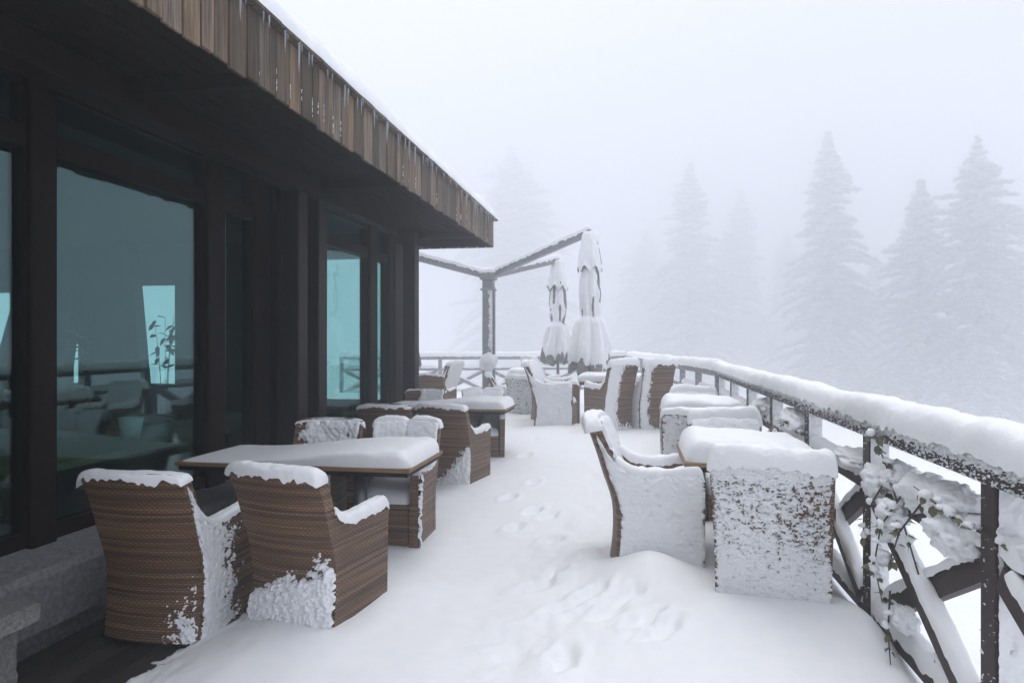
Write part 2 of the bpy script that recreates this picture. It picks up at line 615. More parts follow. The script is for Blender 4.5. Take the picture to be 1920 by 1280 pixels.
def snow_h(x, y):
    lim = -2.28 + 0.35 * (fbm(x * 1.3, y * 1.3, 4.0, 2) - 0.5) - 7.0 * sstep(9.0, 10.8, y)
    h = -0.03 + 0.115 * sstep(lim - 0.16, lim + 0.42, x)
    h = h + 0.055 * sstep(-1.0, 0.6, x) + 0.12 * sstep(6.5, 11.0, y)
    h = h + 0.045 * (fbm(x * 1.1 + 3, y * 1.1, 2.0, 3) - 0.5) + 0.012 * (fbm(x * 6, y * 6, 6.0, 3) - 0.5)
    bare = 1 - sstep(lim - 0.2, lim + 0.25, x)
    h = h + bare * 0.035 * (fbm(x * 3.0, y * 9.0, 8.0, 3) - 0.5)
    edge = np.exp(-((x - lim) / 0.22) ** 2)
    h = h + edge * (0.055 * (fbm(x * 13, y * 9, 2.2, 3, 0.6) - 0.5) + 0.03 * (fbm(x * 40, y * 40, 2.9, 2) - 0.5))
    for dx, dy, r, a in DRIFTS:
        h = h + a * np.exp(-((x - dx) ** 2 + (y - dy) ** 2) / r ** 2)
    for X, Y, a in PRINTS:
        c, s = math.cos(a), math.sin(a)
        u = (x - X) * c + (y - Y) * s
        v = -(x - X) * s + (y - Y) * c
        q = np.sqrt((u / 0.075) ** 2 + (v / 0.16) ** 2)
        wob = 0.7 * (fbm(x * 20, y * 20, 3.3, 2) - 0.5)
        q = q + wob
        h = h - 0.036 * (1 - sstep(0.45, 1.1, q)) + 0.012 * np.exp(-((q - 1.25) / 0.3) ** 2)
    # scuffed trail
    tr = np.exp(-((x - (-0.42 + 0.08 * (y - 4))) / 0.40) ** 2) * sstep(2.2, 3.2, y) * (1 - sstep(8, 10, y))
    h = h + tr * 0.012 * (fbm(x * 32, y * 32, 1.0, 2) - 0.5) + tr * 0.06 * (fbm(x * 7, y * 5, 5.0, 3) - 0.5)
    # rounded edge at the railing
    e = xr(y) - x
    h = h - 0.16 * (1 - sstep(0.0, 0.30, e)) ** 2
    return h


ys = [0.3]
while ys[-1] < 10.6:
    ys.append(ys[-1] + max(0.022, 0.0075 * ys[-1]))
ys[-1] = 10.6
ys = np.array(ys)
xs = np.concatenate([np.linspace(-3.03, -2.39, 60), np.linspace(-2.37, RAIL_X + 0.10, 220)])
SX, SY = np.meshgrid(xs, ys, indexing='ij')
SZ = snow_h(SX, SY)
SZ[-1, :] -= 0.12
V1 = np.stack([SX, SY, SZ], -1).reshape(-1, 3)
F1 = grid_faces(len(xs), len(ys))
ys2 = np.linspace(10.6, 20.9, 90)
us = np.linspace(0, 1, 110)
U2, Y2 = np.meshgrid(us, ys2, indexing='ij')
X2 = -8.0 + (xr(Y2) + 8.0) * U2
Z2 = snow_h(X2, Y2)
# behind the far railing line the snow falls to the slope
tfar = C3[1] + (C2[1] - C3[1]) * (X2 - C3[0]) / (C2[0] - C3[0])
Z2 = np.where(Y2 > tfar + 0.2, Z2 - 0.8 * sstep(0.2, 0.8, Y2 - tfar), Z2)
V2 = np.stack([X2, Y2, Z2], -1).reshape(-1, 3)
F2 = grid_faces(len(us), len(ys2), off=len(V1))
tag(link('deck_snow', mesh_np('deck_snow', np.concatenate([V1, V2]), np.concatenate([F1, F2]), 'snow_soft', True)), kind='structure')


# ------------------------------------------------------------------ restaurant building
XW, XP, XC, XF = -3.40, -3.05, -3.05, -2.10      # window plane, plinth face, column face, fascia
ZB, ZT = 3.06, 3.47
YE = 10.30                                        # roof end
WALL_E = 9.72                                     # end wall
Y0 = -1.5
bld = tag(empty('restaurant_building', (-3.4, 4, 0)), 'dark brown glazed restaurant building with weathered plank eave and snowy roof', 'building')
bld.location = (0, 0, 0)

# plinth
mb = MB()
prof = [(-3.6, -0.2), (-3.14, -0.2), (-3.14, 0.075), (XP, 0.085), (XP, 0.36), (XP - 0.025, 0.40), (XW + 0.02, 0.44), (-3.6, 0.44)]
n = len(prof)
mb.add([(x, Y0, z) for x, z in prof] + [(x, WALL_E + 0.05, z) for x, z in prof],
       [tuple(range(n)), tuple(reversed(range(n, 2 * n)))] + [(i, n + i, n + (i + 1) % n, (i + 1) % n) for i in range(n)])
mb.build('plinth', 'plinth', bld)

# room shell
MB().box(-11, XW - 0.1, Y0, WALL_E - 0.1, 0.30, 0.36).build('interior_floor', 'interior_floor', bld)
MB().box(-11, XW + 0.05, Y0, WALL_E, 3.14, 3.20).build('ceiling', 'interior', bld)
MB().box(-11.1, -11, Y0, WALL_E, -0.2, 3.2).build('wall', 'interior', bld)
MB().box(-11.1, XW + 0.05, Y0 - 0.1, Y0, -0.2, 3.2).build('wall', 'interior', bld)
# end wall with glazed openings
ops = [(-5.35, -3.62, 0.75, 2.85), (-7.75, -7.05, 0.95, 2.50), (-8.95, -8.78, 0.95, 2.42), (-10.4, -9.45, 0.95, 2.42)]
mb = MB()
edges = sorted(ops)
xcur = -11.1
for a, b_, z0, z1 in edges:
    mb.box(xcur, a, WALL_E - 0.1, WALL_E, -0.2, 3.2)
    mb.box(a, b_, WALL_E - 0.1, WALL_E, -0.2, z0)
    mb.box(a, b_, WALL_E - 0.1, WALL_E, z1, 3.2)
    xcur = b_
mb.box(xcur, XW - 0.05, WALL_E - 0.1, WALL_E, -0.2, 3.2)
endw = mb.build('wall', 'interior', bld)
for a, b_, z0, z1 in ops:
    w_ = MB().box(a + 0.002, b_ - 0.002, WALL_E - 0.07, WALL_E - 0.055, z0 + 0.002, z1 - 0.002).build('pane', 'glass', endw)
# slanted timber struts inside the end wall
for (xa, za), (xb, zb_) in [((-7.72, 3.1), (-7.45, 0.36)), ((-8.62, 3.1), (-9.0, 0.36)), ((-9.2, 3.1), (-10.1, 0.36))]:
    MB().bar((xa, WALL_E - 0.35, za), (xb, WALL_E - 0.35, zb_), 0.30, 0.22, (1, 0, 0)).build('strut', 'interior', bld)

# window wall: (y0, y1) of glazed bays
bays = [(-1.2, 0.85), (1.1, 3.32), (3.50, 4.96), (5.19, 5.66), (5.92, 6.02), (7.00, 8.38), (8.64, 9.12)]
FR = 0.10
prev = Y0
for (a, b_) in bays:
    w = empty('window', (0, 0, 0))
    w.parent = bld
    mb = MB()
    zb_, ztr, ztop = 0.44, 2.70, 3.12
    fx0, fx1 = XW - 0.05, XW + 0.035
    fw = 0.022
    # thin sash frame inside the heavy mullions
    mb.box(fx0, fx1, a, a + fw, zb_, ztop)
    mb.box(fx0, fx1, b_ - fw, b_, zb_, ztop)
    mb.box(fx0, fx1, a + fw, b_ - fw, zb_, zb_ + 0.09)
    mb.box(fx0, fx1 + 0.01, a + fw, b_ - fw, ztr, ztr + 0.12)
    mb.box(fx0, fx1, a + fw, b_ - fw, ztop - 0.05, ztop)
    mb.build('frame', 'frame', w)
    MB().box(XW - 0.012, XW, a + fw, b_ - fw, zb_ + 0.09, ztr).build('pane', 'glass', w)
    MB().box(XW - 0.012, XW, a + fw, b_ - fw, ztr + 0.12, ztop - 0.05).build('pane', 'glass', w)
    if a > prev:
        MB().box(XW - 0.08, XW + 0.07, prev, a, 0.43, 3.13, 0.008).build('mullion', 'frame', bld)
    prev = b_
MB().box(XW - 0.08, XW + 0.07, prev, WALL_E + 0.04, 0.43, 3.13, 0.008).build('mullion', 'frame', bld)
MB().box(XW + 0.071, XW + 0.085, 9.28, 9.5, 0.45, 3.1).build('mullion_cover', 'frame', bld)

# columns standing in front of the glass
for yc in (0.3, 5.96, 6.38, 9.40):
    dd = 0.19
    MB().box(XC - 0.16, XC + 0.02, yc - dd / 2, yc + dd / 2, 0.30, 3.13, 0.010).build('column', 'column', bld)
# beams along the eave
MB().box(XC - 0.14, XC + 0.06, Y0, 7.05, 3.01, 3.18, 0.006).build('beam', 'frame', bld)
MB().box(XC - 0.19, XC + 0.05, 9.18, 9.62, 2.99, 3.18, 0.006).build('beam', 'frame', bld)
for yb in (1.2, 3.7, 6.27, 9.40):
    MB().box(XC + 0.062, XF - 0.06, yb - 0.06, yb + 0.06, 3.09, 3.17).build('rafter', 'soffit', bld)
# soffit boards
soff = MB().box(-3.42, XF - 0.05, Y0, YE - 0.05, 3.215, 3.235).build('soffit', 'soffit', bld)
nb = 11
for i in range(nb):
    x0 = -3.38 + i * (1.19 / nb)
    z = 3.19
    MB().box(x0, x0 + 1.19 / nb - 0.012, Y0, YE - 0.06, z, z + 0.022, 0.003).build('soffit_board', 'soffit', soff)
# under-eave lip behind the planks
MB().box(XF - 0.075, XF - 0.026, Y0, YE - 0.03, ZB + 0.02, 3.40).build('eave_board', 'soffit', bld)
MB().box(-6.0, XF - 0.03, YE - 0.07, YE - 0.03, ZB + 0.02, 3.40).build('eave_board', 'soffit', bld)

# fascia of weathered planks
fas = MB().box(XF - 0.024, XF - 0.012, Y0, YE - 0.012, ZB + 0.03, ZT - 0.02).build('fascia', 'soffit', bld)
y = 0.2
JOINTS = []
while y < YE - 0.03:
    wd = random.choice([0.085, 0.11, 0.13, 0.15, 0.165, 0.18])
    wd = min(wd, YE - y)
    th = random.uniform(0.016, 0.026)
    zz = ZB + random.uniform(-0.012, 0.010)
    tilt = random.uniform(-0.006, 0.006)
    m_ = MB().box(-0.012, th - 0.012, 0, wd - random.uniform(0.005, 0.014), 0, ZT - zz - 0.005, 0.004)
    m_.v = [(vx + (0.0 if vz > 0.2 else random.uniform(-0.002, 0.003)), vy + tilt * vz * 2, vz) for vx, vy, vz in m_.v]
    o = m_.build('plank', 'plank', fas, loc=(XF, y, zz))
    y += wd
    JOINTS.append(y - 0.005)
x = XF
while x > -5.6:
    wd = random.choice([0.11, 0.13, 0.15, 0.18])
    MB().box(-wd + 0.008, 0, -0.012, random.uniform(0.008, 0.014), 0, ZT - ZB - 0.005, 0.004).build('plank', 'plank', fas, loc=(x - 0.014, YE, ZB))
    x -= wd
# drip edge of small battens
y = 0.2
while y < YE:
    L = random.uniform(0.5, 0.9)
    y1 = min(y + L, YE + 0.05)
    m_ = MB().box(-0.06, 0.05 + random.uniform(0, 0.018), 0, y1 - y - 0.006, 0, 0.022, 0.003)
    m_.build('drip_edge', 'plank', fas, loc=(XF, y, ZT - 0.004 + random.uniform(-0.004, 0.006)))
    y = y1
# roof slab and snow
mb = MB()
rp = [(XF + 0.03, ZT + 0.022), (-7.2, ZT + 1.35), (-12.3, ZT + 0.02), (-12.3, ZT - 0.06), (-7.2, ZT + 1.25), (XF + 0.03, ZT + 0.004 + 0.015)]
n = len(rp)
mb.add([(x, Y0 - 0.4, z) for x, z in rp] + [(x, YE + 0.04, z) for x, z in rp],
       [tuple(range(n)), tuple(reversed(range(n, 2 * n)))] + [(i, n + i, n + (i + 1) % n, (i + 1) % n) for i in range(n)])
roof = mb.build('roof', 'soffit', bld)
ysn = np.linspace(-1.8, YE + 0.02, 420)
xsn = np.concatenate([[0.062, 0.060, 0.054, 0.044, 0.030, 0.012, -0.008], -np.geomspace(0.03, 4.9, 26)])
XX, YY = np.meshgrid(xsn, ysn, indexing='ij')
top = np.where(XX > 0, 0, -XX * 1.33 / 5.1)
nzv = fbm(XX * 3, YY * 3.2, 3.3, 3)
nzf = fbm(XX * 14, YY * 14, 7.3, 2)
thk = (0.19 + 0.13 * (nzv - 0.5) + 0.05 * (nzf - 0.5)) * np.sqrt(np.clip((0.062 - XX) / 0.11, 0, 1))
thk = thk * sstep(-0.01, 0.12, YE + 0.02 - YY)
ZZ = ZT + 0.02 + top + thk
XX2 = XF + XX + 0.012 * (fbm(YY * 9, 0, 2.0, 2) - 0.5) * (XX > -0.1)
link('roof_snow', mesh_np('roof_snow', np.stack([XX2, YY, ZZ], -1).reshape(-1, 3), grid_faces(len(xsn), len(ysn)), 'snow', True), roof)
# icicles
yy = 2.6
while yy < YE - 0.1:
    for k in range(random.choice([1, 1, 2, 3])):
        ln = random.choice([0.03, 0.04, 0.05, 0.06, 0.08, 0.10, 0.13]) * random.uniform(0.8, 1.1)
        ln *= 1.5
        r = 0.004 + ln * 0.026
        yk = yy + k * random.uniform(0.03, 0.06)
        x_ = random.uniform(0.045, 0.058)
        MB().tube([(0, 0, 0.01), (0.001, 0.001, -ln * 0.35), (0, 0.001, -ln * 0.7), (0.001, 0, -ln)], [r * 1.2, r * 0.85, r * 0.55, r * 0.15], 6).build(
            'icicle', 'ice', fas, True, loc=(XF + x_, yk, ZT - 0.002))
    yy += random.uniform(0.07, 0.32)
# snow grains frozen in the joints are small clumps
mb = MB()
for yk in JOINTS:
    if yk < 3.5 or yk > YE - 0.1 or random.random() < 0.45:
        continue
    for k in range(random.choice([2, 4, 6])):
        zk = ZB + random.uniform(0.02, 0.16)
        r_ = random.uniform(0.002, 0.0042)
        mb.tube([(XF + 0.006, yk, zk), (XF + 0.008, yk + random.uniform(-0.003, 0.003), zk + random.uniform(0.008, 0.035))], [r_, r_ * 0.5], 5)
o = mb.build('frozen_snow', 'snow', fas, True)
o['kind'] = 'stuff'

# ------------------------------------------------------------------ inside the restaurant
t = tag(empty('dining_table', (-4.35, 5.6, 0.36)), 'olive wooden dining table inside behind the large window', 'table')
MB().box(-0.45, 0.45, -1.9, 1.9, 0.35, 0.40, 0.006).build('table_top', 'olive', t)
for sx in (-0.38, 0.38):
    for sy in (-1.8, 1.8):
        MB().box(sx - 0.03, sx + 0.03, sy - 0.03, sy + 0.03, 0, 0.349).build('leg', 'interior', t)


def lathe(prof, n=24):
    m_ = MB()
    vs, fs = [], []
    for r, z in prof:
        for k in range(n):
            a = 2 * math.pi * k / n
            vs.append((r * math.cos(a), r * math.sin(a), z))
    for i in range(len(prof) - 1):
        for k in range(n):
            fs.append((i * n + k, i * n + (k + 1) % n, (i + 1) * n + (k + 1) % n, (i + 1) * n + k))
    fs.append(tuple(reversed(range(n))))
    m_.add(vs, fs)
    return m_


pot = lathe([(0.065, 0), (0.07, 0.0), (0.10, 0.19), (0.095, 0.19), (0.066, 0.02), (0.001, 0.02)]).build('flower_pot', 'pot', None, True, loc=(-4.27, 5.25, 0.7605))
tag(pot, 'small white tapered pot on the olive table behind the glass', 'pot')

lv = MB()
lv.add([(0, 0, 0), (0.018, 0.022, 0.004), (0.020, 0.05, 0.0), (0, 0.085, -0.012), (-0.020, 0.05, 0.0), (-0.018, 0.022, 0.004), (0, 0.03, -0.004), (0, 0.055, -0.006)],
       [(0, 1, 6), (1, 2, 7, 6), (2, 3, 7), (0, 6, 5), (6, 7, 4, 5), (7, 3, 4)])
LEAF_ME = mesh_np('leaf', lv.v, lv.f, 'leaf', True)
for (px, d, zt, nm, hh) in [(310, 8.0, 1.95, 'tall thin leafy houseplant inside before the bright end window', 0.95), (172, 8.2, 1.75, 'shorter thin leafy houseplant inside beside the slanted strut', 0.8)]:
    X, Y = at_depth(px, d)
    hp = tag(empty('houseplant', (X, Y, 0.36)), nm, 'plant', 'houseplants inside')
    lathe([(0.12, 0), (0.13, 0), (0.17, 0.40), (0.155, 0.40), (0.12, 0.3), (0.001, 0.3)]).build('planter', 'interior', hp, True)
    for s in range(4):
        ang = random.uniform(0, 6.28)
        top_ = zt - 0.36 - random.uniform(0, 0.15)
        pts = [(0.02 * s * math.cos(ang), 0.02 * s * math.sin(ang), 0.3 + (top_ - 0.3) * q) for q in (0, 0.3, 0.6, 0.8, 1)]
        pts = [(p[0] + 0.10 * math.cos(ang) * q ** 2, p[1] + 0.10 * math.sin(ang) * q ** 2, p[2]) for p, q in zip(pts, (0, 0.3, 0.6, 0.8, 1))]
        MB().tube(pts, [0.006, 0.005, 0.004, 0.003, 0.002], 5).build('stem', 'stem', hp, True)
        for k in range(9):
            q = random.uniform(0.5, 1)
            p = (0.02 * s * math.cos(ang) + 0.10 * math.cos(ang) * q ** 2, 0.02 * s * math.sin(ang) + 0.10 * math.sin(ang) * q ** 2, 0.3 + (top_ - 0.3) * q)
            o = link('leaf', LEAF_ME, hp, p)
            o.rotation_euler = (random.uniform(-1.2, 0.6), random.uniform(-0.5, 0.5), random.uniform(0, 6.28))
            o.scale = (1.3,) * 3

# ------------------------------------------------------------------ wicker chairs
CW, CD, CH = 0.28, 0.28, 0.95        # half width, half depth, height


def yb(z):
    z = np.asarray(z, float)
    return -0.265 + 0.03 * np.sin(np.pi * np.clip(z / 0.62, 0, 1)) - 0.155 * np.clip((z - 0.40) / 0.55, 0, 1) ** 1.5


def bow(x):
    return 0.045 * (1 - (np.asarray(x, float) / CW) ** 2)


def za(y0):
    y0 = np.asarray(y0, float)
    t = (y0 + CD) / (2 * CD)
    base = 0.605 + 0.055 * t + 0.30 * np.exp(-(y0 + 0.27) / 0.055)
    return np.minimum(base, 0.90) - 0.04 * np.clip((y0 - 0.23) / 0.05, 0, 1) ** 2


def hw(z):   # half width grows a little with height
    return CW * (0.965 + 0.05 * np.asarray(z, float) / CH)


def back_surf(u, v, front=False, inset=0.0):
    z = 0.04 + v * (CH - 0.04)
    x = (u * 2 - 1) * hw(z)
    # soft round upper corners
    zc = z - 0.02 * (np.abs(u * 2 - 1) ** 6) * sstep(0.8, 1, v)
    y = yb(z) - bow(x) + (0.075 if front else 0.0)
    return np.stack([x, y, zc], -1)


def side_surf(s, r, sg, x):
    y0 = -0.27 + s * (CD + 0.27)
    zt = za(y0)
    z = 0.035 + r * (zt - 0.035)
    y = yb(z) + 0.02 + s * (CD - yb(z) - 0.02)
    return np.stack([sg * np.ones_like(z) * x + sg * 0.010 * z / 0.6, y, z], -1)


def slab(P0, P1, nu, nv):
    v = np.concatenate([P0.reshape(-1, 3), P1.reshape(-1, 3)])
    k = nu * nv
    f = [tuple(q) for q in grid_faces(nu, nv)] + [tuple(q) for q in grid_faces(nu, nv, off=k, flip=True)]
    bd = [i * nv for i in range(nu)] + [(nu - 1) * nv + j for j in range(1, nv)] + [i * nv + nv - 1 for i in range(nu - 2, -1, -1)] + [j for j in range(nv - 2, 0, -1)]
    for a, b_ in zip(bd, bd[1:] + bd[:1]):
        f.append((b_, a, a + k, b_ + k))
    return v, f


def chair_meshes():
    g = {}
    u, v = np.meshgrid(np.linspace(0, 1, 13), np.linspace(0, 1, 17), indexing='ij')
    vv, ff = slab(back_surf(u, v), back_surf(u, v, True), 13, 17)
    g['back'] = mesh_np('backrest', vv, ff, 'wicker')
    for sg in (-1, 1):
        s, r = np.meshgrid(np.linspace(0, 1, 16) ** 1.4, np.linspace(0, 1, 9), indexing='ij')
        vv, ff = slab(side_surf(s, r, sg, CW - 0.012), side_surf(s, r, sg, CW - 0.075), 16, 9)
        g['side%d' % sg] = mesh_np('side_panel', vv, ff, 'wicker')
    m_ = MB().box(-0.204, 0.204, -0.19, 0.262, 0.10, 0.40, 0.012)
    g['seat'] = mesh_np('seat', m_.v, m_.f, 'wicker')
    m_ = MB().box(-0.025, 0.025, -0.025, 0.025, 0, 0.06)
    g['foot'] = mesh_np('foot', m_.v, m_.f, 'foot')
    for k, me in g.items():
        if k in ('back', 'side-1', 'side1'):
            me.polygons.foreach_set('use_smooth', [True] * len(me.polygons))
            me.set_sharp_from_angle(angle=R(40))
    return g


CM = chair_meshes()
BACKN = lambda u, v: np.broadcast_to(np.array([0, -1.0, 0.0]), u.shape + (3,))
FRONTN = lambda u, v: np.broadcast_to(np.array([0, 1.0, 0.12]), u.shape + (3,))


def chair(label, x, y, yaw, z=0.0, scale=(1, 1, 1), back_T=0.04, arm_T=0.03, seat_T=0.05, back_cov=None, front_cov=None, side_cov=None,
          res=1.0, group='wicker armchairs on the snowy terrace', two_lumps=False, fr=22, amp=0.026, arms=(1, -1), lump=0.8, an=1.0, fine=0.45):
    c = tag(empty('wicker_armchair', (x, y, z), R(yaw), scale), label, 'chair', group)
    link('backrest', CM['back'], c)
    for sg in (-1, 1):
        link('side_panel', CM['side%d' % sg], c)
    link('seat', CM['seat'], c)
    for sx in (-0.2, 0.2):
        for sy in (-0.2, 0.22):
            link('foot', CM['foot'], c, (sx, sy, -0.004))
    k = int(max(8, 40 * res))
    if back_T > 0:
        xs_ = np.linspace(-CW * 1.015 - 0.008, CW * 1.015 + 0.008, k)
        pts = np.stack([xs_, yb(CH) - bow(xs_) + 0.037, np.full(k, CH - 0.012) - 0.02 * np.abs(xs_ / CW) ** 6], -1)
        T = np.full(k, back_T)
        if two_lumps:
            T = T * (1 - 0.75 * np.exp(-(xs_ / 0.03) ** 2))
        cap('back_snow', pts, 0.098 + 0.25 * back_T, T, (0, 1, 0), c, nphi=int(max(9, 18 * res)), endr=min(0.05, 0.015 + back_T * 0.5), amp=0.45, freq=10, endmin=0.3, endw=0.95, drop=0.02)
    if arm_T > 0:
        for sg in arms:
            s_ = np.linspace(0.10, 0.995, k)
            P = side_surf(s_, np.ones(k), sg, CW - 0.042)
            P[:, 2] -= 0.006
            cap('arm_snow', P, 0.074 + 0.2 * arm_T, arm_T, (1, 0, 0), c, endw=0.95, nphi=int(max(8, 14 * res)), endr=0.05, amp=0.4, freq=12)
    if seat_T > 0:
        P = dense((0, -0.17, 0.395), (0, 0.255, 0.395), k)
        cap('seat_snow', P, 0.41, seat_T * np.linspace(1.5, 0.8, k), (1, 0, 0), c, ex=0.35, nphi=int(max(10, 22 * res)), endr=0.08, amp=0.3, freq=7)
    nu, nv = int(70 * res) + 8, int(110 * res) + 8
    if back_cov:
        crust('back_crust', lambda u, v: back_surf(u, v), BACKN, back_cov, nu, nv, c, freq=fr, amp=amp, lump=lump, an=an, fine=fine)
    if front_cov:
        f_ = front_cov
        crust('front_crust', lambda u, v: back_surf(0.015 + 0.97 * u, 0.40 + 0.6 * v, True), FRONTN, f_, nu, int(nv * 0.6), c, amp=0.03, freq=16, fine=0.2, lump=0.35)
    if side_cov:
        for sg, f_ in side_cov.items():
            crust('side_crust', lambda u, v: side_surf(u, v, sg, CW - 0.012), lambda u, v: np.broadcast_to(np.array([sg * 1.0, 0, 0]), u.shape + (3,)), f_, nu, int(nv * 0.75), c, freq=fr, amp=amp, lump=lump, an=an, fine=fine)
    return c


full = lambda u, v: 1.7 + 0 * u
rag = lambda k: (lambda u, v: k + 0 * u)

# --- left row, first table
chair('bare-backed brown wicker armchair beside the plinth with one snow-speckled side panel', -2.50, 3.47, 1, 0, back_T=0.018, arm_T=0.026,
      back_cov=lambda u, v: -1.0 + 2.0 * sstep(0.35, 1.05, u) * (1 - sstep(0.0, 0.55, v)) + 0.35 * sstep(0.85, 1, u),
      side_cov={1: lambda u, v: 1.5 - 2.0 * sstep(0.15, 0.95, u + 0.12 * v)}, fr=40, amp=0.016, res=1.6, lump=0.9)
chair('brown wicker armchair with a thick clump of snow on its lower back', -1.755, 3.66, -11, 0, back_T=0.036, arm_T=0.050,
      back_cov=lambda u, v: 1.9 - 3.0 * sstep(-0.16, 0.16, v - 0.22 - 0.20 * u) + 0.9 * np.exp(-((u - 0.86) / 0.12) ** 2 - ((v - 0.46) / 0.06) ** 2), fr=28, amp=0.040, res=1.8, lump=0.95)
chair('wicker armchair with thin frosty snow on its backrest, between window and lumpy armchair', -2.50, 5.12, 187, 0, back_T=0.012, arm_T=0.015, seat_T=0.04,
      front_cov=lambda u, v: 1.0 - 0.9 * sstep(0.8, 1.0, u) + 0 * v)
chair('wicker armchair with two pillowy snow lumps on its back, at the first table', -1.83, 5.09, 182, 0, back_T=0.05, arm_T=0.03, seat_T=0.12, two_lumps=True,
      front_cov=lambda u, v: 2.1 - 1.5 * np.exp(-((u - 0.5) / 0.03) ** 2), side_cov={-1: lambda u, v: 0.2 + 1.6 * sstep(0.86, 1.0, u) - 1.2 * (1 - sstep(0.7, 0.95, u))})
# --- left row, second table
chair('bare brown wicker armchair close to the columns, back to the first table', -2.62, 7.32, 2, 0, back_T=0.012, arm_T=0.012, res=0.7)
chair('brown wicker armchair with a triangular snow patch low on its back, before the second table', -1.90, 7.35, -12, 0, back_T=0.025, arm_T=0.045,
      back_cov=lambda u, v: 1.7 - 2.9 * sstep(-0.16, 0.18, v - 0.02 - 0.58 * u ** 1.8), fr=30, amp=0.03, res=1.2, lump=0.9)
chair('half bare wicker armchair by the corner column, facing the second table', -2.85, 8.95, 184, 0, back_T=0.012, arm_T=0.012, seat_T=0.02, res=0.7,
      front_cov=lambda u, v: 1.3 - 2.6 * sstep(0.5, 0.85, u) + 0 * v)
chair('wicker armchair with snow-packed twin-lump backrest at the open end of the second table', -1.93, 8.80, 193, 0.0, back_T=0.045, arm_T=0.04, seat_T=0.10, two_lumps=True, res=0.7,
      front_cov=lambda u, v: 2.0 - 1.5 * np.exp(-((u - 0.5) / 0.04) ** 2))
chair('brown bare-backed wicker armchair out past the building corner', -3.55, 12.2, -8, 0.1, back_T=0.012, arm_T=0.02, res=0.5)
# --- right row
chair('wicker armchair plastered with mottled snow over its whole back, beside the railing', 0.79, 4.06, -13, 0.0, (1.06, 1.06, 1.06), back_T=0.075, arm_T=0.05,
      back_cov=lambda u, v: 1.5 - 0.45 * sstep(0.36, 0.66, v) - 0.52 * sstep(0.40, 0.95, u) * sstep(0.38, 0.52, v) * (1 - 0.6 * sstep(0.72, 0.9, v)) + 0.9 * sstep(0.86, 0.96, v), fr=42, amp=0.013, res=2.2, an=1.7, fine=0.6)
chair('wicker armchair completely caked in white snow, turned sideways towards the railing', 0.17, 4.76, -92, 0.07, (1.06, 1.06, 1.06), back_T=0.05, arm_T=0.05, seat_T=0.16,
      side_cov={1: full}, front_cov=full, res=1.3, fr=20, amp=0.020, lump=0.45, an=1.3)
chair('armchair under a thick rounded snow cushion between the two square railing-side tables', 0.79, 5.76, 180, 0.02, (1.06, 1.06, 0.98), back_T=0.10, arm_T=0.06, seat_T=0.12,
      front_cov=full, side_cov={-1: lambda u, v: 0.0 + 0 * u}, res=1.0)
chair('armchair with one snowy arm hidden behind the thick-cushioned one at the railing', 0.60, 6.95, -4, 0.06, (1.06, 1.06, 0.95), back_T=0.05, arm_T=0.06,
      side_cov={-1: lambda u, v: 0.1 + 1.6 * sstep(0.4, 0.8, v)}, back_cov=lambda u, v: 1.6 - 0.6 * v, res=1.1, fr=34, amp=0.016)
chair('armchair capped with snow on the far side of the farther railing-side table', 0.80, 8.9, 180, 0.05, (1.06, 1.06, 0.95), back_T=0.10, arm_T=0.06, seat_T=0.1, front_cov=full, res=0.6)
# --- far group under the umbrellas
G = 'tall armchairs round the table by the umbrellas'
chair('white snow-caked armchair seen side-on at the table by the umbrellas', -1.24, 11.35, -97, 0.12, (1.15, 1.2, 1.22), back_T=0.04, arm_T=0.04, seat_T=0.1, side_cov={1: full}, front_cov=full, res=0.6, group=G, fr=14)
chair('armchair with half brown, half snowy backrest behind the snow-caked one by the umbrellas', -1.45, 12.35, -62, 0.14, (1.1, 1.1, 1.25), back_T=0.05, arm_T=0.04, seat_T=0.1, front_cov=full,
      side_cov={1: rag(0.6)}, res=0.6, group=G)
chair('tall armchair with a brown patch on its snowy back and one bare arm', -0.36, 10.75, 40, 0.12, (0.95, 1.0, 1.25), back_T=0.06, arm_T=0.05,
      back_cov=lambda u, v: 1.7 - 2.9 * sstep(0.20, 0.62, u) * sstep(0.02, 0.30, v) + 1.5 * sstep(0.88, 0.97, v), side_cov={-1: rag(-0.5)}, res=1.2, fr=36, amp=0.018, group=G)
chair('tall armchair with a mostly bare brown back beside the railing corner', 0.24, 10.95, 28, 0.12, (0.95, 1.0, 1.25), back_T=0.06, arm_T=0.05,
      back_cov=lambda u, v: 1.6 - 3.0 * sstep(0.05, 0.50, u) * sstep(0.0, 0.25, v) + 1.5 * sstep(0.88, 0.97, v), side_cov={-1: rag(1.5)}, res=1.2, fr=36, amp=0.018, group=G)
X, Y = at_depth(818, 13.6)
chair('fully snow-covered armchair between the building corner and the umbrella mast', X, Y, 80, 0.12, (1.1, 1.1, 1.15), back_T=0.05, arm_T=0.04, seat_T=0.1, front_cov=full, back_cov=full, side_cov={-1: full, 1: full}, res=0.5)
X, Y = at_depth(955, 14.0)
chair('low snowed-over white armchair turned towards the small far table', X, Y, -80, 0.06, (1.05, 1.05, 0.95), back_T=0.08, arm_T=0.06, seat_T=0.1, side_cov={1: full}, front_cov=full, res=0.5)
X, Y = at_depth(988, 13.6)
chair('frosted armchair with speckled back at the small far table', X, Y, -15, 0.05, (1.0, 1.0, 0.92), back_T=0.08, arm_T=0.06, seat_T=0.1, back_cov=rag(1.0), res=0.8, fr=36)


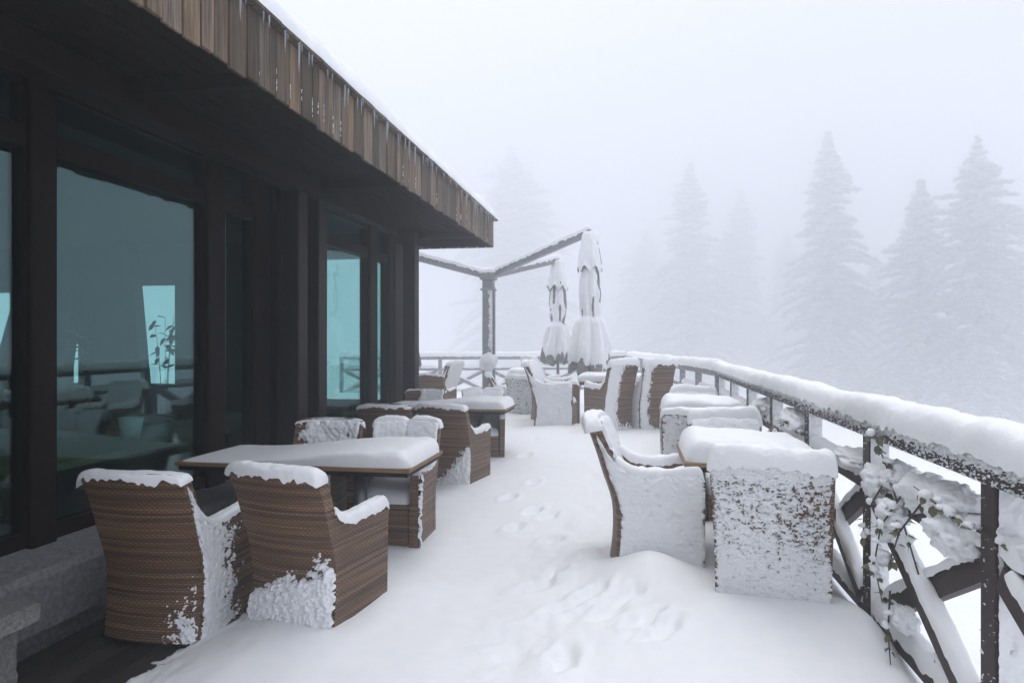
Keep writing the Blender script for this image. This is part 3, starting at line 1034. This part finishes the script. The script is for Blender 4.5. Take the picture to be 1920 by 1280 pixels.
# ------------------------------------------------------------------ tables
def table(label, x0, x1, y0, y1, z, Tsn, cat_group='terrace tables', legs=None, edge='table_edge', res=1.0, wmargin=0.012):
    cx, cyy = (x0 + x1) / 2, (y0 + y1) / 2
    t = tag(empty('terrace_table', (cx, cyy, 0)), label, 'table', cat_group)
    hx, hy = (x1 - x0) / 2, (y1 - y0) / 2
    MB().box(-hx, hx, -hy, hy, z - 0.028, z, 0.004).build('table_top', 'table_edge', t)
    MB().box(-hx + 0.02, hx - 0.02, -hy + 0.02, hy - 0.02, z - 0.06, z - 0.0285).build('apron', 'frame', t)
    for lx in (legs or [0.0]):
        MB().tube([(lx, 0, 0.02), (lx, 0, z - 0.061)], 0.048, 20).build('leg', 'steel', t, True)
        lathe([(0.24, 0), (0.24, 0.012), (0.05, 0.022), (0.05, 0.03)], 28).build('base_plate', 'steel', t, False, loc=(lx, 0, 0))
    k = int(90 * res)
    P = dense((-hx + wmargin, 0, z - 0.002), (hx - wmargin * 0.4, 0, z - 0.002), k)
    T = Tsn(np.linspace(0, 1, k))
    cap('table_snow', P, 2 * hy - 2 * wmargin, T, (0, 1, 0), t, ex=0.30, nphi=int(46 * res) + 8, endr=0.10, amp=0.22, freq=4.0, drop=0.004, endmin=0.05)
    return t


table('long wooden table with snow thickening towards its open end, between the first four chairs', -3.20, -1.46, 4.36, 5.18, 0.755, lambda s: 0.010 + 0.112 * sstep(0.10, 0.90, s), legs=[-0.55, 0.36])
table('long wooden table with a thick snow slab, in front of the corner column', -3.20, -1.55, 8.34, 9.16, 0.765, lambda s: 0.03 + 0.09 * sstep(0.1, 0.8, s), legs=[-0.5, 0.42], res=0.8)
table('square table under a deep snow cushion beside the caked sideways armchair', 0.33, 1.17, 4.47, 5.30, 0.835, lambda s: 0.155 - 0.03 * s, res=1.0)
table('square table under a snow cushion, nearer the railing corner', 0.31, 1.17, 7.30, 8.15, 0.86, lambda s: 0.155 - 0.02 * s, res=0.7)
table('snow-laden table among the tall armchairs by the umbrellas', -0.95, 0.35, 11.75, 12.5, 0.93, lambda s: 0.13 + 0 * s, res=0.6)
X, Y = at_depth(980, 14.8)
table('small snowy table between the umbrella mast and the far railing', X - 0.35, X + 0.45, Y - 0.1, Y + 0.6, 0.90, lambda s: 0.14 + 0 * s, res=0.4)
X, Y = at_depth(800, 13.4)


# ------------------------------------------------------------------ railings
def railing(label, p0, p1, npan, rail_T=0.13, near=False, group='terrace railings'):
    p0, p1 = Vector((*p0, 0)), Vector((*p1, 0))
    d = (p1 - p0)
    L = d.length
    ang = math.atan2(d.y, d.x) - math.pi / 2
    rt = tag(empty('railing', p0, ang), label, 'railing', group)
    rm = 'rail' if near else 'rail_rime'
    # local: +y along, +x outwards (right)
    st = L / npan
    zt0, zt1 = 1.11, 1.215
    rail = MB().box(-0.075, 0.075, -0.06, L + 0.06, zt0, zt1, 0.006).build('top_rail', rm, rt)
    k = int(L * (60 if near else 16))
    P = dense((0, -0.06, zt1 - 0.004), (0, L + 0.06, zt1 - 0.004), k)
    tt = np.linspace(0, L, k)
    T = rail_T * (0.92 + 0.35 * (fbm(tt * 0.9, 0, 1.0, 2) - 0.5))
    cap('rail_snow', P, 0.195, T, (1, 0, 0), rail, ex=0.62, nphi=26 if near else 14, amp=0.24, freq=5, endr=0.03, drop=0.013)
    if near:
        nu = int(L * 190)
        crust('rail_crust', lambda u, v: np.stack([-0.075 + 0 * u, u * L, zt0 + v * (zt1 - zt0)], -1), lambda u, v: np.broadcast_to(np.array([-1.0, 0, 0]), u.shape + (3,)),
              lambda u, v: -0.12 + 1.5 * sstep(0.25, 1.0, v) + 0.3 * (0.6 - 1.2 * sstep(0.1, 0.75, u)), nu, 24, rail, freq=85, amp=0.010, border=False, fine=0.7)
    for i in range(npan + 1):
        y = i * st
        pst = MB().box(-0.045, 0.045, y - 0.052, y + 0.052, -0.12, zt0 + 0.002, 0.005).build('post', rm, rt)
        if near:
            crust('post_crust', lambda u, v: np.stack([-0.045 + u * 0.09, y - 0.052 + 0 * u, v * zt0], -1), lambda u, v: np.broadcast_to(np.array([0, -1.0, 0]), u.shape + (3,)),
                  lambda u, v: 1.6 + 0 * u, 12, 130, pst, freq=22, amp=0.024, border=False, lump=0.5)
            crust('post_speckle', lambda u, v: np.stack([-0.045 + 0 * u, y - 0.052 + u * 0.104, v * zt0], -1), lambda u, v: np.broadcast_to(np.array([-1.0, 0, 0]), u.shape + (3,)),
                  lambda u, v: -0.42 + 0 * v, 18, 220, pst, freq=46, amp=0.007, border=False, fine=0.8)
    for i in range(npan):
        y0, y1 = i * st + 0.053, (i + 1) * st - 0.053
        for (z0, z1, nm) in ((0.80, 0.885, 'mid_rail'), (0.12, 0.205, 'low_rail')):
            o = MB().box(-0.03, 0.03, y0, y1, z0, z1, 0.004).build(nm, rm, rt)
            cap('rail_snow', dense((0, y0, z1 - 0.003), (0, y1, z1 - 0.003), 36 if near else 10), 0.085, 0.065, (1, 0, 0), o, nphi=14 if near else 8, amp=0.4, endr=0.02, drop=0.015)
        for sgn in (0, 1):
            za_, zb_ = (0.205, 0.80) if sgn == 0 else (0.80, 0.205)
            xo = -0.024 if sgn == 0 else 0.024
            a, b_ = Vector((xo, y0 + 0.03, za_)), Vector((xo, y1 - 0.03, zb_))
            o = MB().bar(a, b_, 0.046, 0.10, (1, 0, 0)).build('brace', rm, rt)
            tdir = (b_ - a).normalized()
            nrm = Vector((0, -tdir.z, tdir.y))
            if nrm.z < 0: nrm = -nrm
            q = 0.048
            cap('brace_snow', dense(a + nrm * q + tdir * 0.03, b_ + nrm * q - tdir * 0.03, 36 if near else 10), 0.075, 0.046, (1, 0, 0), o, nphi=14 if near else 8, amp=0.6, endr=0.05, drop=0.010, up=(0, 0.0, 1.0), freq=7)
    return rt


railing('dark brown cross-braced railing loaded with snow beside the row of square tables', (RAIL_X, 2.66 - 1.27), (RAIL_X, 2.66 + 6 * 1.27), 7, 0.112, True)
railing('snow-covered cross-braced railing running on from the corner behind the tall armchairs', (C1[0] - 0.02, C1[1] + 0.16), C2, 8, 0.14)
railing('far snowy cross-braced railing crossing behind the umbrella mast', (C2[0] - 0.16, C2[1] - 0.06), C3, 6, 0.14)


# ------------------------------------------------------------------ cantilever umbrella set
def canopy(nm, hub, zbot, sc, parent, seed, flare=1.0):
    hx, hy, hz = hub
    H = hz - zbot
    nth = 64
    def shape(prof, fold, nf, seed, mat, name, par, off=0.0, snow=False, keep=None):
        zz_ = np.array([p[0] for p in prof]); rr_ = np.array([p[1] for p in prof])
        tz = np.linspace(0, 1, 46)
        z = np.interp(tz, np.linspace(0, 1, len(zz_)), zz_)
        r = np.interp(z[::-1], zz_[::-1], rr_[::-1])[::-1]
        th = np.linspace(0, 2 * np.pi, nth, endpoint=False)
        TH, Zi = np.meshgrid(th, z, indexing='ij')
        Rr = np.broadcast_to(r, TH.shape)
        lowf = np.clip((1 - Zi / zz_[0]), 0, 1)
        f = fold * (np.abs(np.sin(TH * nf / 2 + 0.5 * np.sin(Zi * 3 + seed))) - 0.5) * 2
        nn = fbm(np.cos(TH) * 1.8 + seed, np.sin(TH) * 1.8, Zi * 2.2, 3) - 0.5
        Rr = Rr * (1 + f * (0.35 + lowf) + 0.35 * nn) + off
        zj = Zi - (0.10 * nn + 0.05 * np.cos(TH * 8 + seed)) * sstep(0.85, 1.0, tz)[None]
        P = np.stack([Rr * np.cos(TH), Rr * np.sin(TH), zj], -1)
        return link(name, mesh_np(name, P.reshape(-1, 3), grid_faces(nth, 46, True), mat, True), par, None)
    e = empty(nm, (hx, hy, zbot)); e.parent = parent
    body = [(H, 0.03), (0.93 * H, 0.11), (0.78 * H, 0.15), (0.70 * H, 0.17), (0.56 * H, 0.195), (0.46 * H, 0.17), (0.39 * H, 0.14), (0.34 * H, 0.19), (0.22 * H, 0.27), (0.08 * H, 0.35), (0.0, 0.37)]
    body = [(z, r * sc) for z, r in body]
    b = shape(body, 0.16, 8, seed, 'canvas', 'canopy', e)
    capp = [(H * 1.002, 0.04), (0.95 * H, 0.13), (0.85 * H, 0.175), (0.735 * H, 0.225)]
    c = shape([(z, r * sc) for z, r in capp], 0.10, 8, seed + 3, 'canvas', 'vent_flap', e)
    # wind-packed snow on canvas: sheets dipping below the cloth where it is bare
    for (par, prof, fold, lo, hi, nm2, thr, sd) in ((c, capp, 0.10, 0.0, 1.0, 'flap_snow', 0.75, seed + 3), (b, body, 0.16, 0.0, 1.0, 'canopy_snow', 0.55, seed)):
        zz_ = np.array([p[0] for p in prof]); rr_ = np.array([p[1] * sc for p in prof])
        tz = np.linspace(0, 1, 80)
        z = np.interp(tz, np.linspace(0, 1, len(zz_)), zz_)
        r = np.interp(z[::-1], zz_[::-1], rr_[::-1])[::-1]
        th = np.linspace(0, 2 * np.pi, 96, endpoint=False)
        TH, Zi = np.meshgrid(th, z, indexing='ij')
        lowf = np.clip((1 - Zi / zz_[0]), 0, 1)
        f = fold * (np.abs(np.sin(TH * 8 / 2 + 0.5 * np.sin(Zi * 3 + sd))) - 0.5) * 2
        nn = fbm(np.cos(TH) * 1.8 + sd, np.sin(TH) * 1.8, Zi * 2.2, 3) - 0.5
        Rr = np.broadcast_to(r, TH.shape) * (1 + f * (0.35 + lowf) + 0.35 * nn)
        n2 = fbm(np.cos(TH) * 3 + sd, np.sin(TH) * 3, Zi * 3.5, 3) - 0.5
        wind = 0.5 + 0.5 * np.cos(TH + 1.75)            # windward side faces the terrace entrance
        cov = thr - 1.1 + 1.25 * wind + 2.2 * n2 - 1.2 * f / 0.16 * 0.35
        if nm2 == 'canopy_snow':
            sk = sstep(0.40, 0.34, Zi / H) if False else 1 - sstep(0.34, 0.41, Zi / H)
            cov = cov + 0.9 * sk * sstep(0.06, 0.2, Zi / H) - 0.9 * (1 - sstep(0.02, 0.12, Zi / H))
            amp_ = 0.03 + 0.05 * sk
        else:
            cov = cov + 0.8 * sstep(0.94 * H, 0.99 * H, Zi)
            amp_ = 0.035 + 0.04 * sstep(0.94 * H, 0.99 * H, Zi)
        off = np.where(cov > 0, amp_ * np.tanh(cov * 1.6), np.maximum(cov * 0.04, -0.02))
        Rr = np.maximum(Rr + off, 0.0)
        P = np.stack([Rr * np.cos(TH), Rr * np.sin(TH), Zi + off * 0.4 - 0.05 * np.cos(TH * 8 + sd) * sstep(0.85, 1.0, tz)[None]], -1)
        link(nm2, mesh_np(nm2, P.reshape(-1, 3), grid_faces(96, 80, True), 'snow', True), par)
    return e


MX, MY = at_depth(916, 14.0)
JZ = 2.98
um = tag(empty('cantilever_umbrella', (MX, MY, 0)), 'grey cantilever umbrella mast with raised arms carrying closed snowy umbrellas', 'umbrella')
MB().box(-0.11, 0.11, -0.11, 0.11, 0.02, JZ - 0.02, 0.012).build('mast', 'mast', um)
crust('mast_crust', lambda u, v: np.stack([-0.11 + u * 0.22, -0.11 + 0 * u, 0.1 + v * (JZ - 0.4)], -1), lambda u, v: np.broadcast_to(np.array([0, -1.0, 0]), u.shape + (3,)),
      lambda u, v: -0.6 + 1.9 * sstep(0.40, 0.85, u), 24, 200, um, freq=16, amp=0.03, border=False)
MB().box(0.115, 0.15, -0.09, -0.02, 0.1, JZ - 0.25, 0.006).build('mast_rail', 'mast', um)
MB().box(-0.145, 0.145, -0.145, 0.145, JZ - 0.32, JZ - 0.28, 0.01).build('collar', 'mast', um)
MB().box(-0.5, 0.5, -0.5, 0.5, 0.0, 0.06, 0.01).build('base_plate', 'mast', um)
hd = MB().box(-0.16, 0.16, -0.16, 0.16, JZ - 0.10, JZ + 0.06, 0.02).build('arm_head', 'mast', um)
cap('head_snow', dense((-0.17, 0, JZ + 0.05), (0.17, 0, JZ + 0.05), 20), 0.34, 0.10, (0, 1, 0), hd, endr=0.1, amp=0.3)
hubs = []
for (px, d, z) in ((1107, 12.8, 3.66), (1046, 15.2, 3.42), (752, 13.6, 3.36)):
    X, Y = at_depth(px, d)
    hubs.append((X - MX, Y - MY, z))
for i, (hx, hy, hz) in enumerate(hubs):
    a = Vector((0, 0, JZ - 0.02))
    b_ = Vector((hx, hy, hz + 0.02))
    t = (b_ - a).normalized()
    arm = MB().bar(a + t * 0.05, b_, 0.10, 0.14).build('arm', 'mast', um)
    s = t.cross(Vector((0, 0, 1))).normalized()
    cap('arm_snow', dense(a + t * 0.12 + Vector((0, 0, 0.055)), b_ + Vector((0, 0, 0.055)), 60), 0.145, 0.075, s, arm, nphi=14, amp=0.3, endr=0.06, drop=0.022, freq=4)
    ub = 1.06 if i == 0 else (1.15 if i == 1 else 1.1)
    canopy('umbrella_canopy', (hx, hy, ub), ub, 1.0, um, 3.0 + i * 5.1) if False else None
    cn = canopy('umbrella_canopy', (hx, hy, hz - 0.02), ub, 1.0 if i == 0 else 0.95, um, 3.0 + i * 5.1)
    MB().tube([(0, 0, -0.95 + 0.0), (0, 0, 0.3)], 0.035, 10).build('pole', 'mast', cn, True)
    lathe([(0.30, 0), (0.30, 0.04), (0.06, 0.07), (0.05, 0.10)], 24).build('foot_weight', 'mast', cn, loc=(0, 0, -ub + 0.12))
# lump of snow caught on the mast
th, ph = np.meshgrid(np.linspace(0, 2 * np.pi, 28, endpoint=False), np.linspace(0.05, np.pi - 0.05, 18), indexing='ij')
nn = fbm(np.cos(th) * 2, np.sin(th) * 2 + 3, ph * 2, 3) - 0.5
rr = 0.16 * (1 + 1.1 * nn * np.sin(ph))
P = np.stack([rr * np.sin(ph) * np.cos(th) + 0.02, rr * np.sin(ph) * np.sin(th) - 0.06, 1.20 + 1.3 * rr * np.cos(ph)], -1)
link('mast_snow', mesh_np('mast_snow', P.reshape(-1, 3), grid_faces(28, 18, True), 'snow', True), um)


# ------------------------------------------------------------------ climbing plant on the railing
def blob(name, c, r, parent, seed, nth=56, nph=36, lump=0.85, freq=2.2):
    th, ph = np.meshgrid(np.linspace(0, 2 * np.pi, nth, endpoint=False), np.linspace(0.02, np.pi - 0.02, nph), indexing='ij')
    dx, dy, dz = np.sin(ph) * np.cos(th), np.sin(ph) * np.sin(th), np.cos(ph)
    nn = fbm(dx * freq + seed, dy * freq, dz * freq, 4, 0.5) - 0.5 + 0.22 * (billow(dx * 3.1 + seed, dy * 3.1, dz * 3.1) - 0.6)
    k = 1 + lump * nn
    P = np.stack([c[0] + r[0] * k * dx, c[1] + r[1] * k * dy, c[2] + r[2] * k * dz], -1)
    return link(name, mesh_np(name, P.reshape(-1, 3), grid_faces(nth, nph, True), 'snow', True), parent)


pln = tag(empty('climbing_plant', (RAIL_X - 0.02, 3.2, 0.1)), 'leafy climbing plant bent under snow clumps, woven through the cross-braced railing', 'plant')
def P_(y, z, x=0.0):
    return (x, y - 3.2, z - 0.1)
# snow masses resting on its foliage along the mid rail and the braces
for k, (y, z, x, r) in enumerate([(3.02, 0.94, 0.03, (0.10, 0.19, 0.08)), (3.30, 0.93, 0.02, (0.10, 0.17, 0.08)), (3.58, 0.95, 0.02, (0.08, 0.15, 0.07)), (3.72, 0.90, -0.04, (0.07, 0.10, 0.08)),
                                  (2.9, 0.86, -0.02, (0.10, 0.15, 0.08)), (3.46, 0.80, -0.05, (0.06, 0.09, 0.07)), (4.2, 0.93, 0.0, (0.10, 0.25, 0.06)), (5.6, 0.98, 0.0, (0.10, 0.3, 0.10)), (6.9, 0.97, 0.0, (0.10, 0.25, 0.08)),
                                  (3.40, 0.34, -0.04, (0.06, 0.12, 0.05)), (3.55, 0.68, -0.07, (0.045, 0.06, 0.045)), (3.5, 0.58, -0.09, (0.04, 0.05, 0.035)), (2.30, 0.94, 0.03, (0.09, 0.18, 0.07))]):
    blob('snow_clump', P_(y, z, x), r, pln, 3.1 * k + 0.7)
stems = [[(3.1, 0.12, 0.05), (3.2, 0.45, 0.0), (3.35, 0.75, -0.04), (3.55, 1.0, -0.05), (3.6, 1.15, -0.09)], [(3.35, 0.92, -0.05), (3.42, 0.75, -0.12), (3.48, 0.55, -0.13), (3.46, 0.38, -0.10)],
         [(3.55, 0.95, -0.05), (3.62, 0.78, -0.11), (3.66, 0.60, -0.12)], [(3.15, 0.95, -0.03), (3.2, 0.78, -0.12), (3.28, 0.62, -0.13)], [(3.42, 0.45, -0.08), (3.33, 0.30, -0.12), (3.3, 0.16, -0.12)],
         [(2.5, 0.9, 0), (2.8, 0.95, -0.08), (3.1, 1.0, -0.1)], [(5.2, 0.9, 0), (5.5, 1.0, -0.08), (5.8, 0.95, -0.1)], [(6.6, 0.9, 0.0), (6.9, 1.0, -0.08), (7.2, 0.95, -0.08)]]
lf_n = 0
for st in stems:
    pts = [Vector(P_(*p)) for p in st]
    MB().tube(pts, [0.005] + [0.004] * (len(pts) - 2) + [0.002], 5).build('stem', 'stem', pln, True)
    L = sum((pts[i + 1] - pts[i]).length for i in range(len(pts) - 1))
    nl = int(L / 0.034)
    for k in range(nl):
        q = random.uniform(0.1, 1.0) ** (0.25 if st[-1][1] > 1.3 else 1.0) * (len(pts) - 1)
        i = min(int(q), len(pts) - 2)
        p = pts[i].lerp(pts[i + 1], q - i) + Vector((random.uniform(-0.015, 0.01), random.uniform(-0.015, 0.015), random.uniform(-0.01, 0.01)))
        o = link('leaf', LEAF_ME, pln, p)
        o.rotation_euler = (random.uniform(-1.5, 0.3), random.uniform(-0.6, 0.6), random.uniform(0, 6.28))
        s = random.uniform(0.38, 0.62)
        o.scale = (s * 1.3, s, s)
        lf_n += 1
        if random.random() < 0.5 and st[-1][1] < 1.3:
            blob('leaf_snow', (p.x, p.y, p.z + 0.012), (random.uniform(0.014, 0.028), random.uniform(0.014, 0.03), random.uniform(0.010, 0.02)), pln, random.uniform(0, 50), 10, 7, 0.7)

# ------------------------------------------------------------------ stone pedestal at the left edge
sp = tag(empty('stone_pedestal', (-2.73, 2.46, 0)), 'rough grey stone pedestal with a flat slab top beside the plinth', 'pedestal')


def rough_block(name, x0, x1, y0, y1, z0, z1, seed):
    m_ = []
    n_ = 14
    vs, fs = [], []
    def face(o, a, b_):
        base = len(vs)
        for i in range(n_):
            for j in range(n_):
                p = np.array(o) + np.array(a) * i / (n_ - 1) + np.array(b_) * j / (n_ - 1)
                vs.append(p)
        for i in range(n_ - 1):
            for j in range(n_ - 1):
                q = base + i * n_ + j
                fs.append((q, q + n_, q + n_ + 1, q + 1))
    dx, dy, dz = x1 - x0, y1 - y0, z1 - z0
    face((x0, y0, z0), (dx, 0, 0), (0, 0, dz)); face((x1, y0, z0), (0, dy, 0), (0, 0, dz)); face((x1, y1, z0), (-dx, 0, 0), (0, 0, dz))
    face((x0, y1, z0), (0, -dy, 0), (0, 0, dz)); face((x0, y0, z1), (dx, 0, 0), (0, dy, 0)); face((x0, y1, z0), (dx, 0, 0), (0, -dy, 0))
    V = np.array(vs)
    c = np.array([(x0 + x1) / 2, (y0 + y1) / 2, (z0 + z1) / 2])
    nn = fbm(V[:, 0] * 22 + seed, V[:, 1] * 22, V[:, 2] * 22, 3) - 0.5
    dirn = V - c
    dirn /= np.linalg.norm(dirn, axis=1)[:, None]
    V = V + dirn * (nn * 0.03)[:, None]
    return link(name, mesh_np(name, V, fs, 'stone', True), sp)


rough_block('slab', -0.22, 0.14, -0.2, 0.16, 0.37, 0.45, 1.0)
rough_block('block', -0.18, 0.07, -0.16, 0.12, 0.10, 0.368, 5.0)
rough_block('block', -0.20, 0.10, -0.18, 0.14, -0.02, 0.099, 9.0)


# ------------------------------------------------------------------ snow-laden firs in the fog
def fir_meshes(H, Rb, seed):
    r = np.random.default_rng(seed)
    nbr = int(H * 8)
    t = np.sort(r.uniform(0.03, 0.99, nbr) ** 0.92)
    az = np.arange(nbr) * 2.39996 + r.uniform(-0.5, 0.5, nbr)
    lobe = 0.62 + 0.72 * vnoise(np.cos(az) * 1.6 + seed, np.sin(az) * 1.6, t * 14)
    L = (Rb * (1 - t) ** 0.72 + 0.2) * r.uniform(0.45, 1.2, nbr) * lobe * (0.25 + 0.75 * sstep(0.0, 0.14, 1 - t))
    droop = r.uniform(0.35, 1.05, nbr) * (1 - 0.6 * t)
    rise = r.uniform(0.02, 0.22, nbr) + 0.25 * t
    C, D, S_, SC = [], [], [], []
    for i in range(nbr):
        ns = max(4, int(L[i] / 0.19))
        s = (np.arange(ns) + 0.6 + r.uniform(-0.4, 0.4, ns)) / ns
        d = np.array([math.cos(az[i]), math.sin(az[i]), 0.0])
        sd_ = np.array([-d[1], d[0], 0.0])
        c = d * (L[i] * s)[:, None]
        c[:, 2] = t[i] * H + L[i] * (rise[i] * s - droop[i] * s * s)
        w = np.minimum(L[i], 3.2) * (0.05 + 0.20 * np.sqrt(s) * (1.15 - s))
        for sg in (-1, 0, 1):
            cc = c + sd_ * (sg * w * r.uniform(0.35, 1.1, ns))[:, None] + r.normal(0, 0.07, (ns, 3))
            cc[:, 2] -= abs(sg) * 0.85 * w * r.uniform(0.5, 1.2, ns)
            C.append(cc); D.append(np.broadcast_to(d, (ns, 3)) + sd_ * sg * 0.7); S_.append(np.broadcast_to(sd_, (ns, 3)))
    C, D, S_ = np.concatenate(C), np.concatenate(D), np.concatenate(S_)
    n_ = len(C)

    def quads(c, a, b_):
        m = len(c)
        v = np.stack([c - a - b_ * 0.5, c - a * 0.2 + b_, c + a + b_ * 0.2, c + a * 0.3 - b_], 1).reshape(-1, 3)
        return v, np.arange(4 * m).reshape(m, 4)
    k = r.uniform(0.7, 1.5, (n_, 1))
    a = D * 0.20 * k + r.normal(0, 0.05, (n_, 3))
    b_ = S_ * 0.12 * k + r.normal(0, 0.05, (n_, 3))
    gv, gf = quads(C - np.array([0, 0, 0.20]), a * 1.2, b_ + np.array([0, 0, -0.16]))
    k = r.uniform(0.5, 1.6, (n_, 1))
    keep = r.random(n_) < 0.93
    a = D * 0.30 * k + r.normal(0, 0.06, (n_, 3))
    b_ = S_ * 0.25 * k + r.normal(0, 0.06, (n_, 3))
    a[:, 2] *= 0.5
    b_[:, 2] *= 0.5
    sv, sf = quads((C + np.array([0, 0, 0.12]))[keep], a[keep], b_[keep])
    tr = MB().tube([(0, 0, -0.5), (0.05, 0, H * 0.4), (0, 0, H * 0.8), (0, 0, H)], [H * 0.012, H * 0.009, H * 0.004, 0.02], 8)
    return (mesh_np('trunk', tr.v, tr.f, 'bark', True), mesh_np('crown', gv, gf, 'needle'), mesh_np('crown_snow', sv, sf, 'snow_far'))


FIR = [fir_meshes(40, 8.4, 1), fir_meshes(36, 8.6, 2), fir_meshes(42, 12.5, 3)]
firs = [  # px, depth, top py, proto, label
    (1838, 91, 255, 2, 'broad snow-laden fir with the tallest crown on the slope beyond the near railing'),
    (1722, 98, 330, 1, 'snow-laden fir with a shorter crown growing against the broadest fir'),
    (1560, 114, 245, 0, 'slender tall snow-laden fir standing alone in the fog'),
    (1288, 146, 300, 0, 'pale fir in the fog behind the railing corner'),
    (1378, 171, 352, 1, 'very faint fir in the fog next to the pale one'),
    (968, 171, 268, 2, 'barely visible fir in the fog behind the umbrella mast'),
    (1470, 182, 430, 1, 'faint short fir in the fog beside the slender tall one'),
    (1640, 142, 480, 1, 'faint low fir filling the gap behind the shorter-crowned fir'),
    (1960, 100, 330, 0, 'snow-laden fir at the outer side of the broadest fir'),
    (1210, 188, 430, 2, 'ghostly low fir in the fog behind the closed umbrellas'),
]
firs_out = [(46, 22, 1), (58, 36, 0), (44, -6, 2)]
kf = 0


def place_fir(X, Y, ztop, pr, label):
    global kf
    zg = float(ground_h(np.array(X), np.array(Y)))
    H0 = [40, 36, 42][pr]
    s = (ztop - zg) / H0
    o = tag(empty('fir_tree', (X, Y, zg), random.uniform(0, 6.28), (s * random.uniform(0.95, 1.25), s * random.uniform(0.95, 1.25), s)), label, 'tree', 'snowy firs in the fog')
    o.rotation_euler.x, o.rotation_euler.y = random.uniform(-0.035, 0.035), random.uniform(-0.035, 0.035)
    for nm, me in zip(('trunk', 'crown', 'snow'), FIR[pr]):
        link(nm, me, o)
    kf += 1


for px, d, py, pr, lab in firs:
    X, Y = at_depth(px, d)
    place_fir(X, Y, EYE + (642 - py) / 1280 * d, pr, lab)
for i, (X, Y, pr) in enumerate(firs_out):
    place_fir(X, Y, 20 + random.uniform(-2, 2), pr, ['snow-laden fir on the slope out beyond the near railing post', 'snow-laden fir farthest down the slope outside the railing', 'broad snow-laden fir behind the terrace entrance'][i])

# ------------------------------------------------------------------ fog
hz = MB().box(-330, 330, -330, 330, -10.3, 60.0).build('haze', 'snow')
hm = bpy.data.materials.new('fog')
hm.use_nodes = True
hn = hm.node_tree
hn.nodes.clear()
ho = hn.nodes.new('ShaderNodeOutputMaterial')
hv = hn.nodes.new('ShaderNodeVolumePrincipled')
hv.inputs['Color'].default_value = (0.97, 0.98, 1.0, 1)
hv.inputs['Density'].default_value = HAZE_DENSITY
hv.inputs['Anisotropy'].default_value = 0.8
hn.links.new(hv.outputs[0], ho.inputs['Volume'])
hz.data.materials.clear()
hz.data.materials.append(hm)
tag(hz, 'pale fog filling the air', 'fog', kind='stuff')
